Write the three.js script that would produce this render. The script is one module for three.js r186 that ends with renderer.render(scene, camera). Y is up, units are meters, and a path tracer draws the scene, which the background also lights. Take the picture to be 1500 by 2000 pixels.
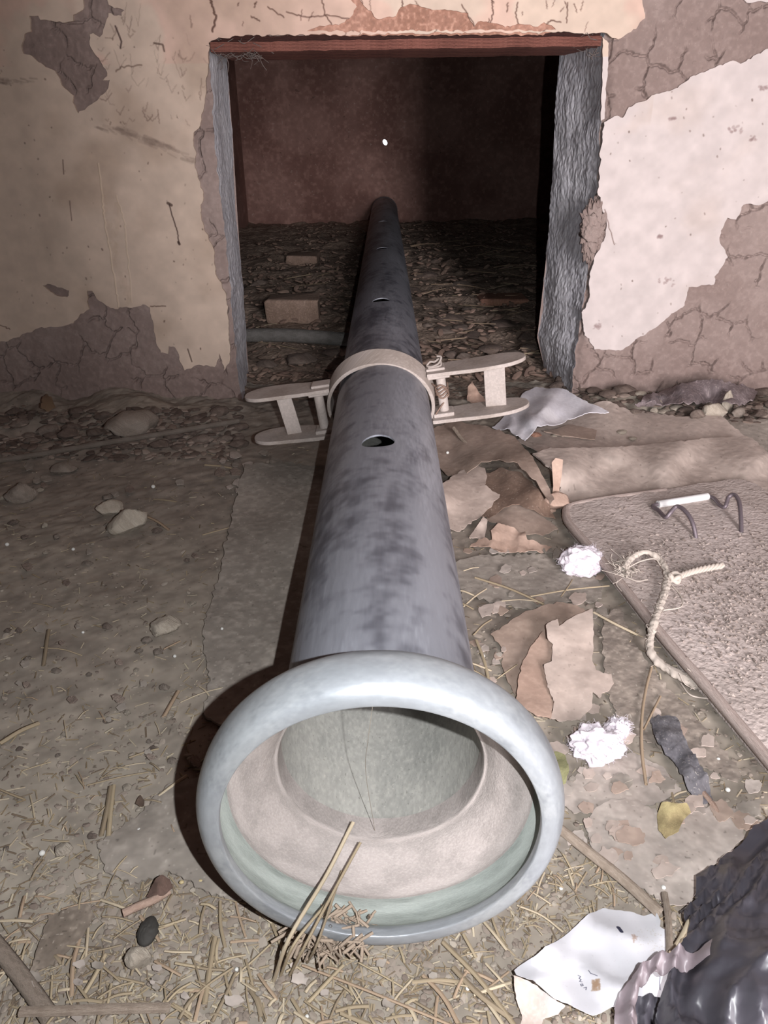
import * as THREE from 'three';
import { mergeGeometries, mergeVertices } from 'three/addons/utils/BufferGeometryUtils.js';
import { RoundedBoxGeometry } from 'three/addons/geometries/RoundedBoxGeometry.js';
import { RectAreaLightUniformsLib } from 'three/addons/lights/RectAreaLightUniformsLib.js';
import { Brush, Evaluator, SUBTRACTION } from 'three-bvh-csg';
import { createNoise2D, createNoise3D } from 'simplex-noise';

// ------------------------------------------------------------ camera, light, exposure
const FOCAL = 1480, CAM_H = 0.75, PITCH = 26.4, ROLL = -0.9, YAW = 0.45;
const R = THREE.MathUtils.degToRad;
const scene = new THREE.Scene();
const camera = new THREE.PerspectiveCamera(2 * Math.atan(1000 / FOCAL) * 180 / Math.PI, 0.75, 0.05, 40);
camera.position.set(0, CAM_H, 0);
camera.rotation.order = 'YXZ';
camera.rotation.set(R(-PITCH), R(YAW), R(ROLL));
camera.updateMatrixWorld(true);

const renderer = new THREE.WebGLRenderer({ antialias: true });
renderer.toneMapping = THREE.LinearToneMapping;
renderer.toneMappingExposure = 1.0;
renderer.shadowMap.enabled = true;
scene.background = new THREE.Color(2.6, 2.75, 3.0);          // bright overcast daylight outside the house

RectAreaLightUniformsLib.init();
// daylight: it enters the entry behind the photographer through a narrow outer doorway and falls in over his right shoulder
const daylight = new THREE.RectAreaLight(new THREE.Color(1.0, 0.93, 0.94), 76, 0.5, 1.7);
daylight.position.set(0.92, 0.90, 1.93);
daylight.lookAt(0.92, 0.90, -2.3);
scene.add(daylight);
// the phone lamp just right of the lens
const TORCH = new THREE.Vector3(0.07, 0.74, -0.02);
const torchLight = new THREE.SpotLight(new THREE.Color(0.97, 0.98, 1.0), 4.0, 0, R(80), 0.8, 2);
torchLight.position.copy(TORCH); torchLight.target.position.set(0.07, 0.30, -1.2);
torchLight.castShadow = true; torchLight.shadow.radius = 0.2; torchLight.shadow.mapSize.set(2048, 2048); scene.add(torchLight, torchLight.target);

// ------------------------------------------------------------ helpers
function mulberry(a) { return () => { a |= 0; a = a + 0x6D2B79F5 | 0; let t = Math.imul(a ^ a >>> 15, 1 | a); t = t + Math.imul(t ^ t >>> 7, 61 | t) ^ t; return ((t ^ t >>> 14) >>> 0) / 4294967296; }; }
const rnd = mulberry(20240611);
const rr = (a, b) => a + (b - a) * rnd();
const n2 = createNoise2D(mulberry(7)), n3 = createNoise3D(mulberry(11)), m2 = createNoise2D(mulberry(99));
const fbm2 = (x, y, o = 4) => { let s = 0, a = 0.5, f = 1; for (let i = 0; i < o; i++) { s += a * n2(x * f + i * 17.3, y * f - i * 9.1); a *= 0.5; f *= 2.03; } return s; };
const fbm3 = (x, y, z, o = 3) => { let s = 0, a = 0.5, f = 1; for (let i = 0; i < o; i++) { s += a * n3(x * f, y * f + i * 13.1, z * f); a *= 0.5; f *= 2.03; } return s; };
const clamp = (v, a, b) => Math.min(b, Math.max(a, v));
const smooth = (a, b, v) => { const t = clamp((v - a) / (b - a), 0, 1); return t * t * (3 - 2 * t); };
const lerp = (a, b, t) => a + (b - a) * t;
const rayDir = (x, y) => new THREE.Vector3(x - 750, 1000 - y, -FOCAL).applyQuaternion(camera.quaternion);
const WALL_Z = -2.27;
const onPlaneZ = (x, y, z) => { const d = rayDir(x, y), t = z / d.z; return new THREE.Vector3(d.x * t, CAM_H + d.y * t, z); };
const onPlaneY = (x, y, h) => { const d = rayDir(x, y), t = (h - CAM_H) / d.y; return new THREE.Vector3(d.x * t, h, d.z * t); };
const W = (x, y) => onPlaneZ(x, y, WALL_Z);
// macro shape of the floor: rubble banked up against the wall, a litter bank inside the store behind
function floorBase(x, z) {
  let y = 0.008 * n2(x * 1.7, z * 1.7);
  const bank = smooth(-1.72, -2.25, z);
  if (z > -2.75) { const side = x < -0.35 ? smooth(-0.38, -0.62, x) : smooth(0.5, 0.72, x); y += bank * side * (x < 0 ? 0.055 : 0.045) * (0.8 + 0.5 * n2(x * 4, z * 4)); }
  y += smooth(-2.2, -3.6, z) * 0.045 + smooth(-3.6, -7.0, z) * 0.03;
  y += smooth(-2.3, -3.0, z) * 0.03 * fbm2(x * 2.5 + 9, z * 2.5, 3);
  return y;
}
function floorY(x, z) {
  const rough = 0.6 + 0.6 * smooth(-0.1, 0.5, n2(x * 1.1 + 31, z * 1.1)) + 1.4 * smooth(-1.75, -2.1, z);
  return floorBase(x, z) + 0.0028 * rough * fbm2(x * 14, z * 14, 4) + 0.0012 * rough * n2(x * 90, z * 90);
}
function G(x, y, h = 0) { let p = onPlaneY(x, y, h); for (let i = 0; i < 5; i++) p = onPlaneY(x, y, floorBase(p.x, p.z) + h); return p; }

const taken = {};
const numbered = (n) => { const k = taken[n] = (taken[n] ?? -1) + 1; return k ? n + '_' + String(k).padStart(3, '0') : n; };
function tag(o, label, category, group, kind) { if (label) o.userData.label = label; if (category) o.userData.category = category; if (group) o.userData.group = group; if (kind) o.userData.kind = kind; return o; }
function mesh(name, geo, mat, parent) { const m = new THREE.Mesh(geo, mat); m.name = parent ? name : numbered(name); m.castShadow = m.receiveShadow = true; (parent ?? scene).add(m); return m; }
function group(name, pos) { const g = new THREE.Group(); g.name = numbered(name); if (pos) g.position.copy(pos); scene.add(g); return g; }
function geoFrom(pos, idx, uv) { const g = new THREE.BufferGeometry(); g.setAttribute('position', new THREE.Float32BufferAttribute(pos, 3)); if (uv) g.setAttribute('uv', new THREE.Float32BufferAttribute(uv, 2)); g.setIndex(idx); g.computeVertexNormals(); return g; }
// grid surface: f(u, v) -> [x, y, z, s, t]
function gridGeo(nu, nv, f) {
  const pos = [], uv = [], idx = [];
  for (let j = 0; j <= nv; j++) for (let i = 0; i <= nu; i++) { const p = f(i / nu, j / nv, i, j); pos.push(p[0], p[1], p[2]); uv.push(p[3], p[4]); }
  for (let j = 0; j < nv; j++) for (let i = 0; i < nu; i++) { const a = j * (nu + 1) + i, b = a + 1, c = a + nu + 1, d = c + 1; idx.push(a, b, d, a, d, c); }
  return geoFrom(pos, idx, uv);
}
// Delaunay triangulation of [[x, y], ...]
function delaunay(pts) {
  let minx = 1e9, miny = 1e9, maxx = -1e9, maxy = -1e9;
  for (const [x, y] of pts) { minx = Math.min(minx, x); maxx = Math.max(maxx, x); miny = Math.min(miny, y); maxy = Math.max(maxy, y); }
  const d = Math.max(maxx - minx, maxy - miny) * 20, cx = (minx + maxx) / 2, cy = (miny + maxy) / 2, n = pts.length;
  const P = pts.concat([[cx - d, cy - d], [cx + d, cy - d], [cx, cy + d]]);
  const circ = (a, b, c) => {
    const [ax, ay] = P[a], [bx, by] = P[b], [ccx, ccy] = P[c];
    const D = 2 * (ax * (by - ccy) + bx * (ccy - ay) + ccx * (ay - by)) || 1e-18;
    const a2 = ax * ax + ay * ay, b2 = bx * bx + by * by, c2 = ccx * ccx + ccy * ccy;
    const ux = (a2 * (by - ccy) + b2 * (ccy - ay) + c2 * (ay - by)) / D, uy = (a2 * (ccx - bx) + b2 * (ax - ccx) + c2 * (bx - ax)) / D;
    return [a, b, c, ux, uy, (ax - ux) ** 2 + (ay - uy) ** 2];
  };
  const order = [...Array(n).keys()].sort((i, j) => P[i][0] - P[j][0]);
  let open = [circ(n, n + 1, n + 2)]; const done = [];
  for (const i of order) {
    const [x, y] = P[i], edges = new Map(), keep = [];
    for (const t of open) {
      const dx = x - t[3];
      if (dx > 0 && dx * dx > t[5]) { done.push(t); continue; }
      if (dx * dx + (y - t[4]) ** 2 < t[5]) {
        for (const [p, q] of [[t[0], t[1]], [t[1], t[2]], [t[2], t[0]]]) { const k = p < q ? p * 1e6 + q : q * 1e6 + p; edges.set(k, edges.has(k) ? null : [p, q]); }
      } else keep.push(t);
    }
    open = keep;
    for (const e of edges.values()) if (e) open.push(circ(e[0], e[1], i));
  }
  return done.concat(open).filter((t) => t[0] < n && t[1] < n && t[2] < n).map((t) => [t[0], t[1], t[2]]);
}
const inPoly = (x, y, poly) => { let c = false; for (let i = 0, j = poly.length - 1; i < poly.length; j = i++) { const [xi, yi] = poly[i], [xj, yj] = poly[j]; if ((yi > y) !== (yj > y) && x < (xj - xi) * (y - yi) / (yj - yi) + xi) c = !c; } return c; };
// densify an outline and give it a torn edge
function ragged(poly, step, amp, freq = 40) {
  const out = [];
  for (let i = 0; i < poly.length; i++) {
    const [x0, y0] = poly[i], [x1, y1] = poly[(i + 1) % poly.length], L = Math.hypot(x1 - x0, y1 - y0), n = Math.max(1, Math.round(L / step));
    const nx = -(y1 - y0) / (L || 1), ny = (x1 - x0) / (L || 1);
    for (let k = 0; k < n; k++) { const t = k / n, x = lerp(x0, x1, t), y = lerp(y0, y1, t), o = amp * (fbm2(x * freq, y * freq, 3) * 1.6); out.push([x + nx * o, y + ny * o]); }
  }
  return out;
}
// a slab with a free outline (first contour) and holes: top(u, v) and bottom(u, v) give points, uvf the texture coordinates
function slabGeo(contours, spacing, top, bottom, uvf) {
  const pts = contours.flat(), outer = contours[0], holes = contours.slice(1);
  let minx = 1e9, miny = 1e9, maxx = -1e9, maxy = -1e9;
  for (const [x, y] of outer) { minx = Math.min(minx, x); maxx = Math.max(maxx, x); miny = Math.min(miny, y); maxy = Math.max(maxy, y); }
  const edge = pts.slice();
  const rg = mulberry(Math.round(minx * 1000) * 31 + Math.round(miny * 1000) + 5);
  for (let y = miny + spacing / 2; y < maxy; y += spacing) for (let x = minx + spacing / 2; x < maxx; x += spacing) {
    const px = x + (rg() - 0.5) * spacing * 0.5, py = y + (rg() - 0.5) * spacing * 0.5;
    if (!inPoly(px, py, outer) || holes.some((h) => inPoly(px, py, h))) continue;
    let near = 1e9; for (const [ex, ey] of edge) { const d = (ex - px) ** 2 + (ey - py) ** 2; if (d < near) near = d; }
    if (near > (spacing * 0.45) ** 2) pts.push([px, py]);
  }
  const tris = delaunay(pts).filter(([a, b, c]) => { const x = (pts[a][0] + pts[b][0] + pts[c][0]) / 3, y = (pts[a][1] + pts[b][1] + pts[c][1]) / 3; return inPoly(x, y, outer) && !holes.some((h) => inPoly(x, y, h)); });
  const pos = [], uv = [], idx = [], N = pts.length;
  for (const [x, y] of pts) { pos.push(...top(x, y)); uv.push(...uvf(x, y)); }
  for (const [x, y] of pts) { pos.push(...bottom(x, y)); uv.push(...uvf(x, y)); }
  // orientation: make the top face away from the bottom
  const A = new THREE.Vector3(), B = new THREE.Vector3(), C = new THREE.Vector3(), D = new THREE.Vector3();
  let s = 0;
  for (const [a, b, c] of tris.slice(0, 40)) { A.fromArray(pos, a * 3); B.fromArray(pos, b * 3).sub(A); C.fromArray(pos, c * 3).sub(A); D.fromArray(pos, (a + N) * 3).sub(A); const area = (pts[b][0] - pts[a][0]) * (pts[c][1] - pts[a][1]) - (pts[b][1] - pts[a][1]) * (pts[c][0] - pts[a][0]); s += Math.sign(area) * Math.sign(B.cross(C).dot(D)); }
  const up = s < 0;
  for (const [a, b, c] of tris) {
    const area = (pts[b][0] - pts[a][0]) * (pts[c][1] - pts[a][1]) - (pts[b][1] - pts[a][1]) * (pts[c][0] - pts[a][0]);
    const [p, q] = (area > 0) === up ? [b, c] : [c, b];
    idx.push(a, p, q, a + N, q + N, p + N);
  }
  // rim, with its own vertices so that the edge stays crisp
  let off = 0;
  for (const c of contours) {
    for (let i = 0; i < c.length; i++) {
      const j = (i + 1) % c.length, k = pos.length / 3;
      for (const [q, lo] of [[i, 0], [j, 0], [j, N], [i, N]]) { const v = (off + q + lo); pos.push(pos[v * 3], pos[v * 3 + 1], pos[v * 3 + 2]); uv.push(uv[v * 2], uv[v * 2 + 1]); }
      idx.push(k, k + 1, k + 2, k, k + 2, k + 3);
    }
    off += c.length;
  }
  return geoFrom(pos, idx, uv);
}
// recentre a geometry on its base and return the base point
function rebase(geo) { geo.computeBoundingBox(); const b = geo.boundingBox, c = new THREE.Vector3((b.min.x + b.max.x) / 2, b.min.y, (b.min.z + b.max.z) / 2); geo.translate(-c.x, -c.y, -c.z); return c; }

// ------------------------------------------------------------ textures and materials
const HASH = new Float32Array(65536); { const h = mulberry(3); for (let i = 0; i < 65536; i++) HASH[i] = h(); }
function vnoise(x, y, period, seed = 0, py = period) {
  const xi = Math.floor(x), yi = Math.floor(y), fx = x - xi, fy = y - yi, ux = fx * fx * (3 - 2 * fx), uy = fy * fy * (3 - 2 * fy), m = (v) => ((v % period) + period) % period, k = (v) => ((v % py) + py) % py;
  const at = (a, b) => HASH[(m(a) * 131 + k(b) * 7919 + seed * 1013) & 65535];
  return lerp(lerp(at(xi, yi), at(xi + 1, yi), ux), lerp(at(xi, yi + 1), at(xi + 1, yi + 1), ux), uy);
}
const tfbm = (u, v, period, o, seed = 0) => { let s = 0, a = 0.5, p = period; for (let i = 0; i < o; i++) { s += a * vnoise(u * p, v * p, p, seed + i * 5); a *= 0.5; p *= 2; } return s / (1 - Math.pow(0.5, o)); };
// tileable texture: f(u, v) -> [r, g, b] sRGB 0..1 (colour) or a number (data)
function tex(size, f, { color = false, sx = 1, sy = 1, w = size, h = size } = {}) {
  const d = new Uint8Array(w * h * 4);
  for (let j = 0; j < h; j++) for (let i = 0; i < w; i++) { const v = f(i / w, j / h), k = (j * w + i) * 4; if (color) { d[k] = clamp(v[0], 0, 1) * 255; d[k + 1] = clamp(v[1], 0, 1) * 255; d[k + 2] = clamp(v[2], 0, 1) * 255; } else d[k] = d[k + 1] = d[k + 2] = clamp(v, 0, 1) * 255; d[k + 3] = 255; }
  const t = new THREE.DataTexture(d, w, h, THREE.RGBAFormat); t.wrapS = t.wrapT = THREE.RepeatWrapping; t.magFilter = THREE.LinearFilter; t.minFilter = THREE.LinearMipmapLinearFilter; t.generateMipmaps = true;
  if (color) t.colorSpace = THREE.SRGBColorSpace; t.repeat.set(sx, sy); t.needsUpdate = true; return t;
}
const mix3 = (a, b, t) => [lerp(a[0], b[0], t), lerp(a[1], b[1], t), lerp(a[2], b[2], t)];
const C = (s) => { const c = parseInt(s.slice(1), 16); return [(c >> 16) / 255, ((c >> 8) & 255) / 255, (c & 255) / 255]; };
const std = (o) => new THREE.MeshStandardMaterial({ roughness: 0.9, metalness: 0, ...o });
// generic mottled dusty material; uv in metres; tile is the repeat length in metres
const BUMPS = {};
function dusty(a, b, c, { tile = 0.5, size = tile <= 0.3 ? 256 : 384, bump = 0.002, rough = 0.95, seed = 1, speck = 0.5, side, metal = 0, fine = 64, grain = 1 } = {}) {
  const A = C(a), B = C(b), D = C(c);
  const map = tex(size, (u, v) => {
    const p = tfbm(u, v, 4, 5, seed), q = tfbm(u, v, fine, 3, seed + 3), s = vnoise(u * fine * 2, v * fine * 2, fine * 2, seed + 9);
    let col = mix3(A, B, smooth(0.3, 0.7, p)); col = mix3(col, D, smooth(0.5, 0.8, q) * 0.6 * grain);
    const k = 1 + (q - 0.5) * 0.28 * grain; col = [col[0] * k, col[1] * k, col[2] * k];
    if (s > 0.93) col = mix3(col, [0.86, 0.83, 0.78], speck); else if (s < 0.05) col = mix3(col, [0.16, 0.14, 0.12], speck * 0.8);
    return col;
  }, { color: true, sx: 1 / tile, sy: 1 / tile });
  const bm = BUMPS[tile + '/' + fine + '/' + size] ??= tex(size, (u, v) => 0.6 * tfbm(u, v, 12, 5, seed + 20) + 0.4 * tfbm(u, v, fine, 3, seed + 3), { sx: 1 / tile, sy: 1 / tile });
  return std({ map, bumpMap: bm, bumpScale: bump, roughness: rough, metalness: metal, side: side ?? THREE.FrontSide });
}

// ------------------------------------------------------------ the room: walls, floor, ceiling
const mudMat = dusty('#95857f', '#84736d', '#a4958f', { tile: 0.9, size: 1024, bump: 0.003, seed: 4, speck: 0.12, fine: 90, grain: 0.35 });
const redMud = dusty('#a8806f', '#97705f', '#b99483', { tile: 0.5, bump: 0.003, seed: 14, speck: 0.2 });
const jambMat = (() => {
  const A = C('#d6d6dc'), B = C('#c6c6cd'), D = C('#e0e1e6');
  const map = tex(512, (u, v) => { const p = tfbm(u, v, 6, 5, 41), q = vnoise(u * 90, v * 22, 90, 46) * 0.6 + 0.4 * tfbm(u, v, 48, 3, 44); return mix3(mix3(A, B, smooth(0.35, 0.7, p)), D, smooth(0.45, 0.8, q)); }, { color: true, sx: 2.2, sy: 2.2 });
  return std({ map, bumpMap: tex(512, (u, v) => 0.45 * vnoise(u * 60, v * 30, 60, 61, 30) + 0.55 * tfbm(u, v, 40, 4, 62), { sx: 2.2, sy: 2.2 }), bumpScale: 0.003, roughness: 0.95 });
})();
// cracks of dried mud: distance to the edges of a warped cell pattern
function cellEdge(x, y) {
  const xi = Math.floor(x), yi = Math.floor(y); let f1 = 9, f2 = 9;
  for (let j = -1; j <= 1; j++) for (let i = -1; i <= 1; i++) { const a = xi + i, b = yi + j, k = ((a * 374761 + b * 668265) >>> 0) & 65535; const d = Math.hypot(a + 0.15 + 0.7 * HASH[k] - x, b + 0.15 + 0.7 * HASH[(k * 7 + 13) & 65535] - y); if (d < f1) { f2 = f1; f1 = d; } else if (d < f2) f2 = d; }
  return f2 - f1;
}
function crackDepth(x, y) {
  const wx = x + 0.018 * n2(x * 9, y * 9) + 0.004 * n2(x * 45, y * 45), wy = y + 0.018 * n2(x * 9 + 40, y * 9) + 0.004 * n2(x * 45 + 9, y * 45);
  const e = cellEdge(wx * 12, wy * 12), on = smooth(-0.35, 0.1, n2(x * 6 + 70, y * 6)), w = 0.03 + 0.03 * (0.5 + 0.5 * n2(x * 8, y * 8 + 30));
  return on * (1 - smooth(w * 0.5, w * 1.3, e));
}
const wallWave = (x, y) => 0.008 * n2(x * 2.1 + 5, y * 2.1) + 0.003 * n2(x * 6, y * 6 + 8);
const mudFace = (x, y) => WALL_Z + wallWave(x, y) + 0.0025 * fbm2(x * 22, y * 22, 3) - 0.012 * crackDepth(x, y) - 0.001;
const pxLine = (list, z) => list.map(([a, b]) => { const p = onPlaneZ(a, b, z); return [p.x, p.y]; });
const atY = (list, y) => { if (y >= list[0][1]) return list[0][0]; for (let i = 1; i < list.length; i++) if (y >= list[i][1]) { const [x0, y0] = list[i - 1], [x1, y1] = list[i]; return lerp(x1, x0, (y - y1) / (y0 - y1)); } return list[list.length - 1][0]; };
const THICK = 0.30;
const leftFront = pxLine([[406, 60], [408, 130], [415, 250], [436, 430], [447, 560], [458, 690], [472, 800]], WALL_Z);
const leftBack = pxLine([[441, 112], [452, 250], [463, 430], [475, 600], [487, 760]], WALL_Z - THICK);
const rightFront = pxLine([[1184, 65], [1176, 240], [1166, 420], [1152, 520], [1137, 620], [1120, 745]], WALL_Z);
const rightBack = pxLine([[1098, 98], [1087, 230], [1076, 430], [1058, 600], [1049, 655], [1070, 745]], WALL_Z - THICK);
const lintelTop = W(800, 66).y, lintelBottom = W(800, 97).y;
const ROOM = { x0: -1.75, x1: 1.95, z1: 0.45, top: 2.05 };
const ys = []; for (let y = -0.05; y < 1.14; y += 0.0029) ys.push(y); for (let y = 1.2; y <= ROOM.top + 0.01; y += 0.1) ys.push(y);

const wallFront = group('wall_front'); tag(wallFront, 'cracked mud wall with peeling cream plaster around a low opening', 'wall', null, 'structure');
{
  const N = 430, spread = (u) => (u < 0.1 ? u * 3.2 : 0.32 + (u - 0.1) / 0.9 * 0.68);
  mesh('mud_render', gridGeo(N, ys.length - 1, (u, v, i, j) => { const y = ys[j], xe = atY(leftFront, y) + 0.006 * fbm2(y * 16, 3, 3), x = lerp(ROOM.x0, xe, spread(u)); return [x, y, mudFace(x, y) - 0.012 * smooth(0.03, 0, xe - x) ** 2, x, y]; }), mudMat, wallFront);
  mesh('mud_render', gridGeo(N, ys.length - 1, (u, v, i, j) => { const y = ys[j], xe = atY(rightFront, y) + 0.008 * fbm2(y * 16, 9, 3), x = lerp(ROOM.x1, xe, spread(1 - u) < 0.32 ? spread(1 - u) * 1.4 : 0.448 + (spread(1 - u) - 0.32) / 0.68 * 0.552); return [x, y, mudFace(x, y) - 0.014 * smooth(0.035, 0, x - xe) ** 2, x, y]; }), mudMat, wallFront);
  const xl = atY(leftFront, 2), xr = atY(rightFront, 2);
  const yt = ys.filter((y) => y > lintelTop); yt.unshift(lintelTop);
  mesh('mud_render', gridGeo(220, yt.length - 1, (u, v, i, j) => { const x = lerp(xl - 0.02, xr + 0.02, u), y = yt[j]; return [x, y, mudFace(x, y) - 0.002, x, y]; }), mudMat, wallFront);
  // reveals of the opening
  const jy = ys.filter((y) => y < lintelTop + 0.02);
  const rough = (x, y, z, s) => 0.008 * fbm3(x * 3 + s, y * 3, z * 3, 3) + 0.0005 * n3(x * 34, y * 22 + s, z * 34) + 0.0007 * n3(x * 90, y * 50, z * 90);
  mesh('reveal', gridGeo(60, jy.length - 1, (u, v, i, j) => { const y = jy[j], xf = atY(leftFront, y) + 0.006 * fbm2(y * 16, 3, 3), xb = atY(leftBack, y), x = lerp(xf, xb, smooth(0, 1, u) * 0.5 + u * 0.5), z = WALL_Z - 0.012 + wallWave(xf, y) - u * THICK; const d = rough(x, y, z, 3) * Math.min(1, u * 8 + 0.05); return [x + d, y, z, z, y]; }), jambMat, wallFront);
  mesh('reveal', gridGeo(70, jy.length - 1, (u, v, i, j) => { const y = jy[j], xf = atY(rightFront, y) + 0.008 * fbm2(y * 16, 9, 3), xb = atY(rightBack, y), x = lerp(xb, xf, u), z = WALL_Z - 0.014 + wallWave(xf, y) - (1 - u) * THICK; const d = rough(x, y, z, 23) * 1.4 * Math.min(1, (1 - u) * 8 + 0.05); return [x - d, y, z, z, y]; }), jambMat, wallFront);
  // the far side of the wall, in the dark store
  const back = (x0f, x1f, y0, y1) => mesh('back_face', gridGeo(8, 24, (u, v) => { const y = lerp(y0, y1, v), x = lerp(x1f(y), x0f(y), u); return [x, y, WALL_Z - THICK - 0.012, x, y]; }), mudMat, wallFront);
  back(() => -2.2, (y) => atY(leftBack, y), -0.05, ROOM.top); back((y) => atY(rightBack, y), () => 4.2, -0.05, ROOM.top); back((y) => atY(leftBack, y), (y) => atY(rightBack, y), lintelTop, ROOM.top);
}
// cream plaster left on the wall
const PX = [-1.85, 2.05], PY = [-0.1, 2.1];                       // area covered by the painted plaster texture
const CW = 2048, CH = 1216;
const toC = (x, y) => { const p = W(x, y); return [(p.x - PX[0]) / (PX[1] - PX[0]) * CW, (1 - (p.y - PY[0]) / (PY[1] - PY[0])) * CH]; };
function plasterCanvases() {
  const col = document.createElement('canvas'); col.width = CW; col.height = CH; const c = col.getContext('2d');
  const bmp = document.createElement('canvas'); bmp.width = CW; bmp.height = CH; const b = bmp.getContext('2d');
  const im = c.createImageData(CW, CH), ib = b.createImageData(CW, CH);
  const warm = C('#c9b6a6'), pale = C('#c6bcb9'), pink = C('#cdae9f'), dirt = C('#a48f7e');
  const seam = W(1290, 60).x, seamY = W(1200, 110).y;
  for (let j = 0; j < CH; j++) for (let i = 0; i < CW; i++) {
    const x = lerp(PX[0], PX[1], i / CW), y = lerp(PY[1], PY[0], j / CH);
    const p = tfbm(i / 2048, j / 2048, 8, 5, 71), q = tfbm(i / 2048, j / 2048, 128, 3, 75), s = tfbm(i / 2048, j / 2048, 20, 4, 79);
    let k = x > 0.4 && (y < seamY || x > seam) ? pale : warm;       // paler tone in the bay right of the opening, warmer cream elsewhere
    if (y > seamY && x < seam) k = mix3(k, pink, smooth(0.42, 0.52, s) * 0.75);                  // red dust stains on the plaster over the lintel
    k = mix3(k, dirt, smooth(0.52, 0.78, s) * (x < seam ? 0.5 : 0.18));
    const f = 1 + (q - 0.5) * 0.12; const o = (j * CW + i) * 4;
    im.data[o] = clamp(k[0] * f, 0, 1) * 255; im.data[o + 1] = clamp(k[1] * f, 0, 1) * 255; im.data[o + 2] = clamp(k[2] * f, 0, 1) * 255; im.data[o + 3] = 255;
    const h = (0.55 + (p - 0.5) * 0.5 + (q - 0.5) * 0.35) * 255; ib.data[o] = ib.data[o + 1] = ib.data[o + 2] = clamp(h, 0, 255); ib.data[o + 3] = 255;
  }
  c.putImageData(im, 0, 0); b.putImageData(ib, 0, 0);
  const stroke = (pts, w, style, bs) => { for (const [ctx, st] of [[c, style], [b, bs]]) { if (!st) continue; ctx.strokeStyle = st; ctx.lineWidth = w; ctx.lineCap = ctx.lineJoin = 'round'; ctx.beginPath(); pts.forEach(([x, y], i) => { const [a, d] = toC(x, y); i ? ctx.lineTo(a, d) : ctx.moveTo(a, d); }); ctx.stroke(); } };
  const wob = (pts, amp) => { const o = []; for (let i = 0; i < pts.length - 1; i++) for (let k = 0; k < 8; k++) { const t = k / 8; o.push([lerp(pts[i][0], pts[i + 1][0], t) + amp * n2(i * 3 + t * 5, pts[i][0]), lerp(pts[i][1], pts[i + 1][1], t) + amp * n2(i * 3 + t * 5, 50 + pts[i][1])]); } o.push(pts[pts.length - 1]); return o; };
  // cracks over the lintel and hair cracks
  const crack = (pts, w = 1.3) => stroke(wob(pts, 2.2), w, 'rgba(70,45,38,0.75)', 'rgb(20,20,20)');
  crack([[410, -10], [415, 12], [423, 35], [416, 62]], 2.4); crack([[628, -10], [634, 28], [648, 48]]); crack([[525, 15], [555, 35]]); crack([[560, 25], [600, 35], [640, 30], [685, 38]]);
  crack([[490, 32], [508, 42]]); crack([[960, 0], [962, 22], [958, 48]]); crack([[1010, 5], [1006, 30], [1014, 55]]); crack([[1108, 5], [1106, 45]], 1.2); crack([[785, 0], [787, 18]]); crack([[700, 10], [712, 50]]); crack([[900, 10], [930, 55]]);
  crack([[1060, 55], [1075, 40], [1095, 44]]); crack([[1180, 410], [1200, 478]], 1); crack([[0, 632], [22, 642]], 1);
  for (let k = 0; k < 30; k++) { const x = rr(430, 1180), y = rr(-10, 60); crack([[x, y], [x + rr(-8, 8), y + rr(6, 22)]], rr(0.6, 1.2)); }
  // soot smear, scratches, drips and specks
  for (let k = 0; k < 60; k++) { const t = rnd(), x = lerp(185, 395, t), y = 246 + 4 * Math.sin(t * 2) + 74 * Math.pow(t, 1.5) + rr(-8, 8) * (0.3 + t * (1 - t) * 3); stroke([[x, y], [x + rr(10, 26), y + rr(3, 10)]], rr(1.5, 6), 'rgba(96,78,72,0.13)'); }
  for (let k = 0; k < 40; k++) { const x = rr(-30, 60), y = 158 + rr(-6, 6); stroke([[x, y], [x + rr(5, 16), y + rr(-1, 3)]], rr(1, 4), 'rgba(90,70,66,0.14)'); }
  stroke(wob([[333, 398], [340, 425], [348, 450], [351, 474]], 0.8), 1.5, 'rgba(52,36,32,0.85)'); stroke([[330, 396], [337, 400]], 4, 'rgba(60,44,38,0.7)'); stroke([[350, 472], [352, 476]], 3.5, 'rgba(50,34,30,0.8)');
  stroke([[123, 312], [125, 340]], 1.3, 'rgba(70,52,46,0.7)'); stroke([[138, 392], [143, 430]], 1.2, 'rgba(70,52,46,0.6)'); stroke([[228, 52], [240, 82], [238, 95]], 2, 'rgba(60,44,42,0.8)'); stroke([[368, 680], [376, 705]], 1.6, 'rgba(55,40,34,0.8)');
  stroke(wob([[228, 140], [240, 132], [280, 128]], 2), 1.6, 'rgba(90,70,60,0.6)'); stroke([[303, 85], [320, 88], [323, 101]], 2, 'rgba(70,52,46,0.7)'); stroke(wob([[295, 597], [325, 597]], 1), 1.5, 'rgba(70,50,42,0.7)');
  for (let k = 0; k < 60; k++) { const x = rr(205, 405), y = rr(20, 240), a = rr(0, 6.3), L = rr(6, 30); stroke(wob([[x, y], [x + L * Math.cos(a) * 0.5, y + L * 0.6], [x + L * Math.cos(a), y + L * Math.sin(a)]], 1.5), rr(0.6, 1.6), `rgba(84,64,56,${rr(0.15, 0.42).toFixed(2)})`); }
  for (let k = 0; k < 180; k++) { const left = rnd() < 0.7, x = left ? rr(-20, 450) : rr(1160, 1500), y = left ? rr(60, 700) : rr(150, 680), r = rr(0.6, 2.4); stroke([[x, y], [x + rr(-1, 1), y + rr(0, 3)]], r, `rgba(80,62,54,${rr(0.2, 0.7).toFixed(2)})`); }
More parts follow.
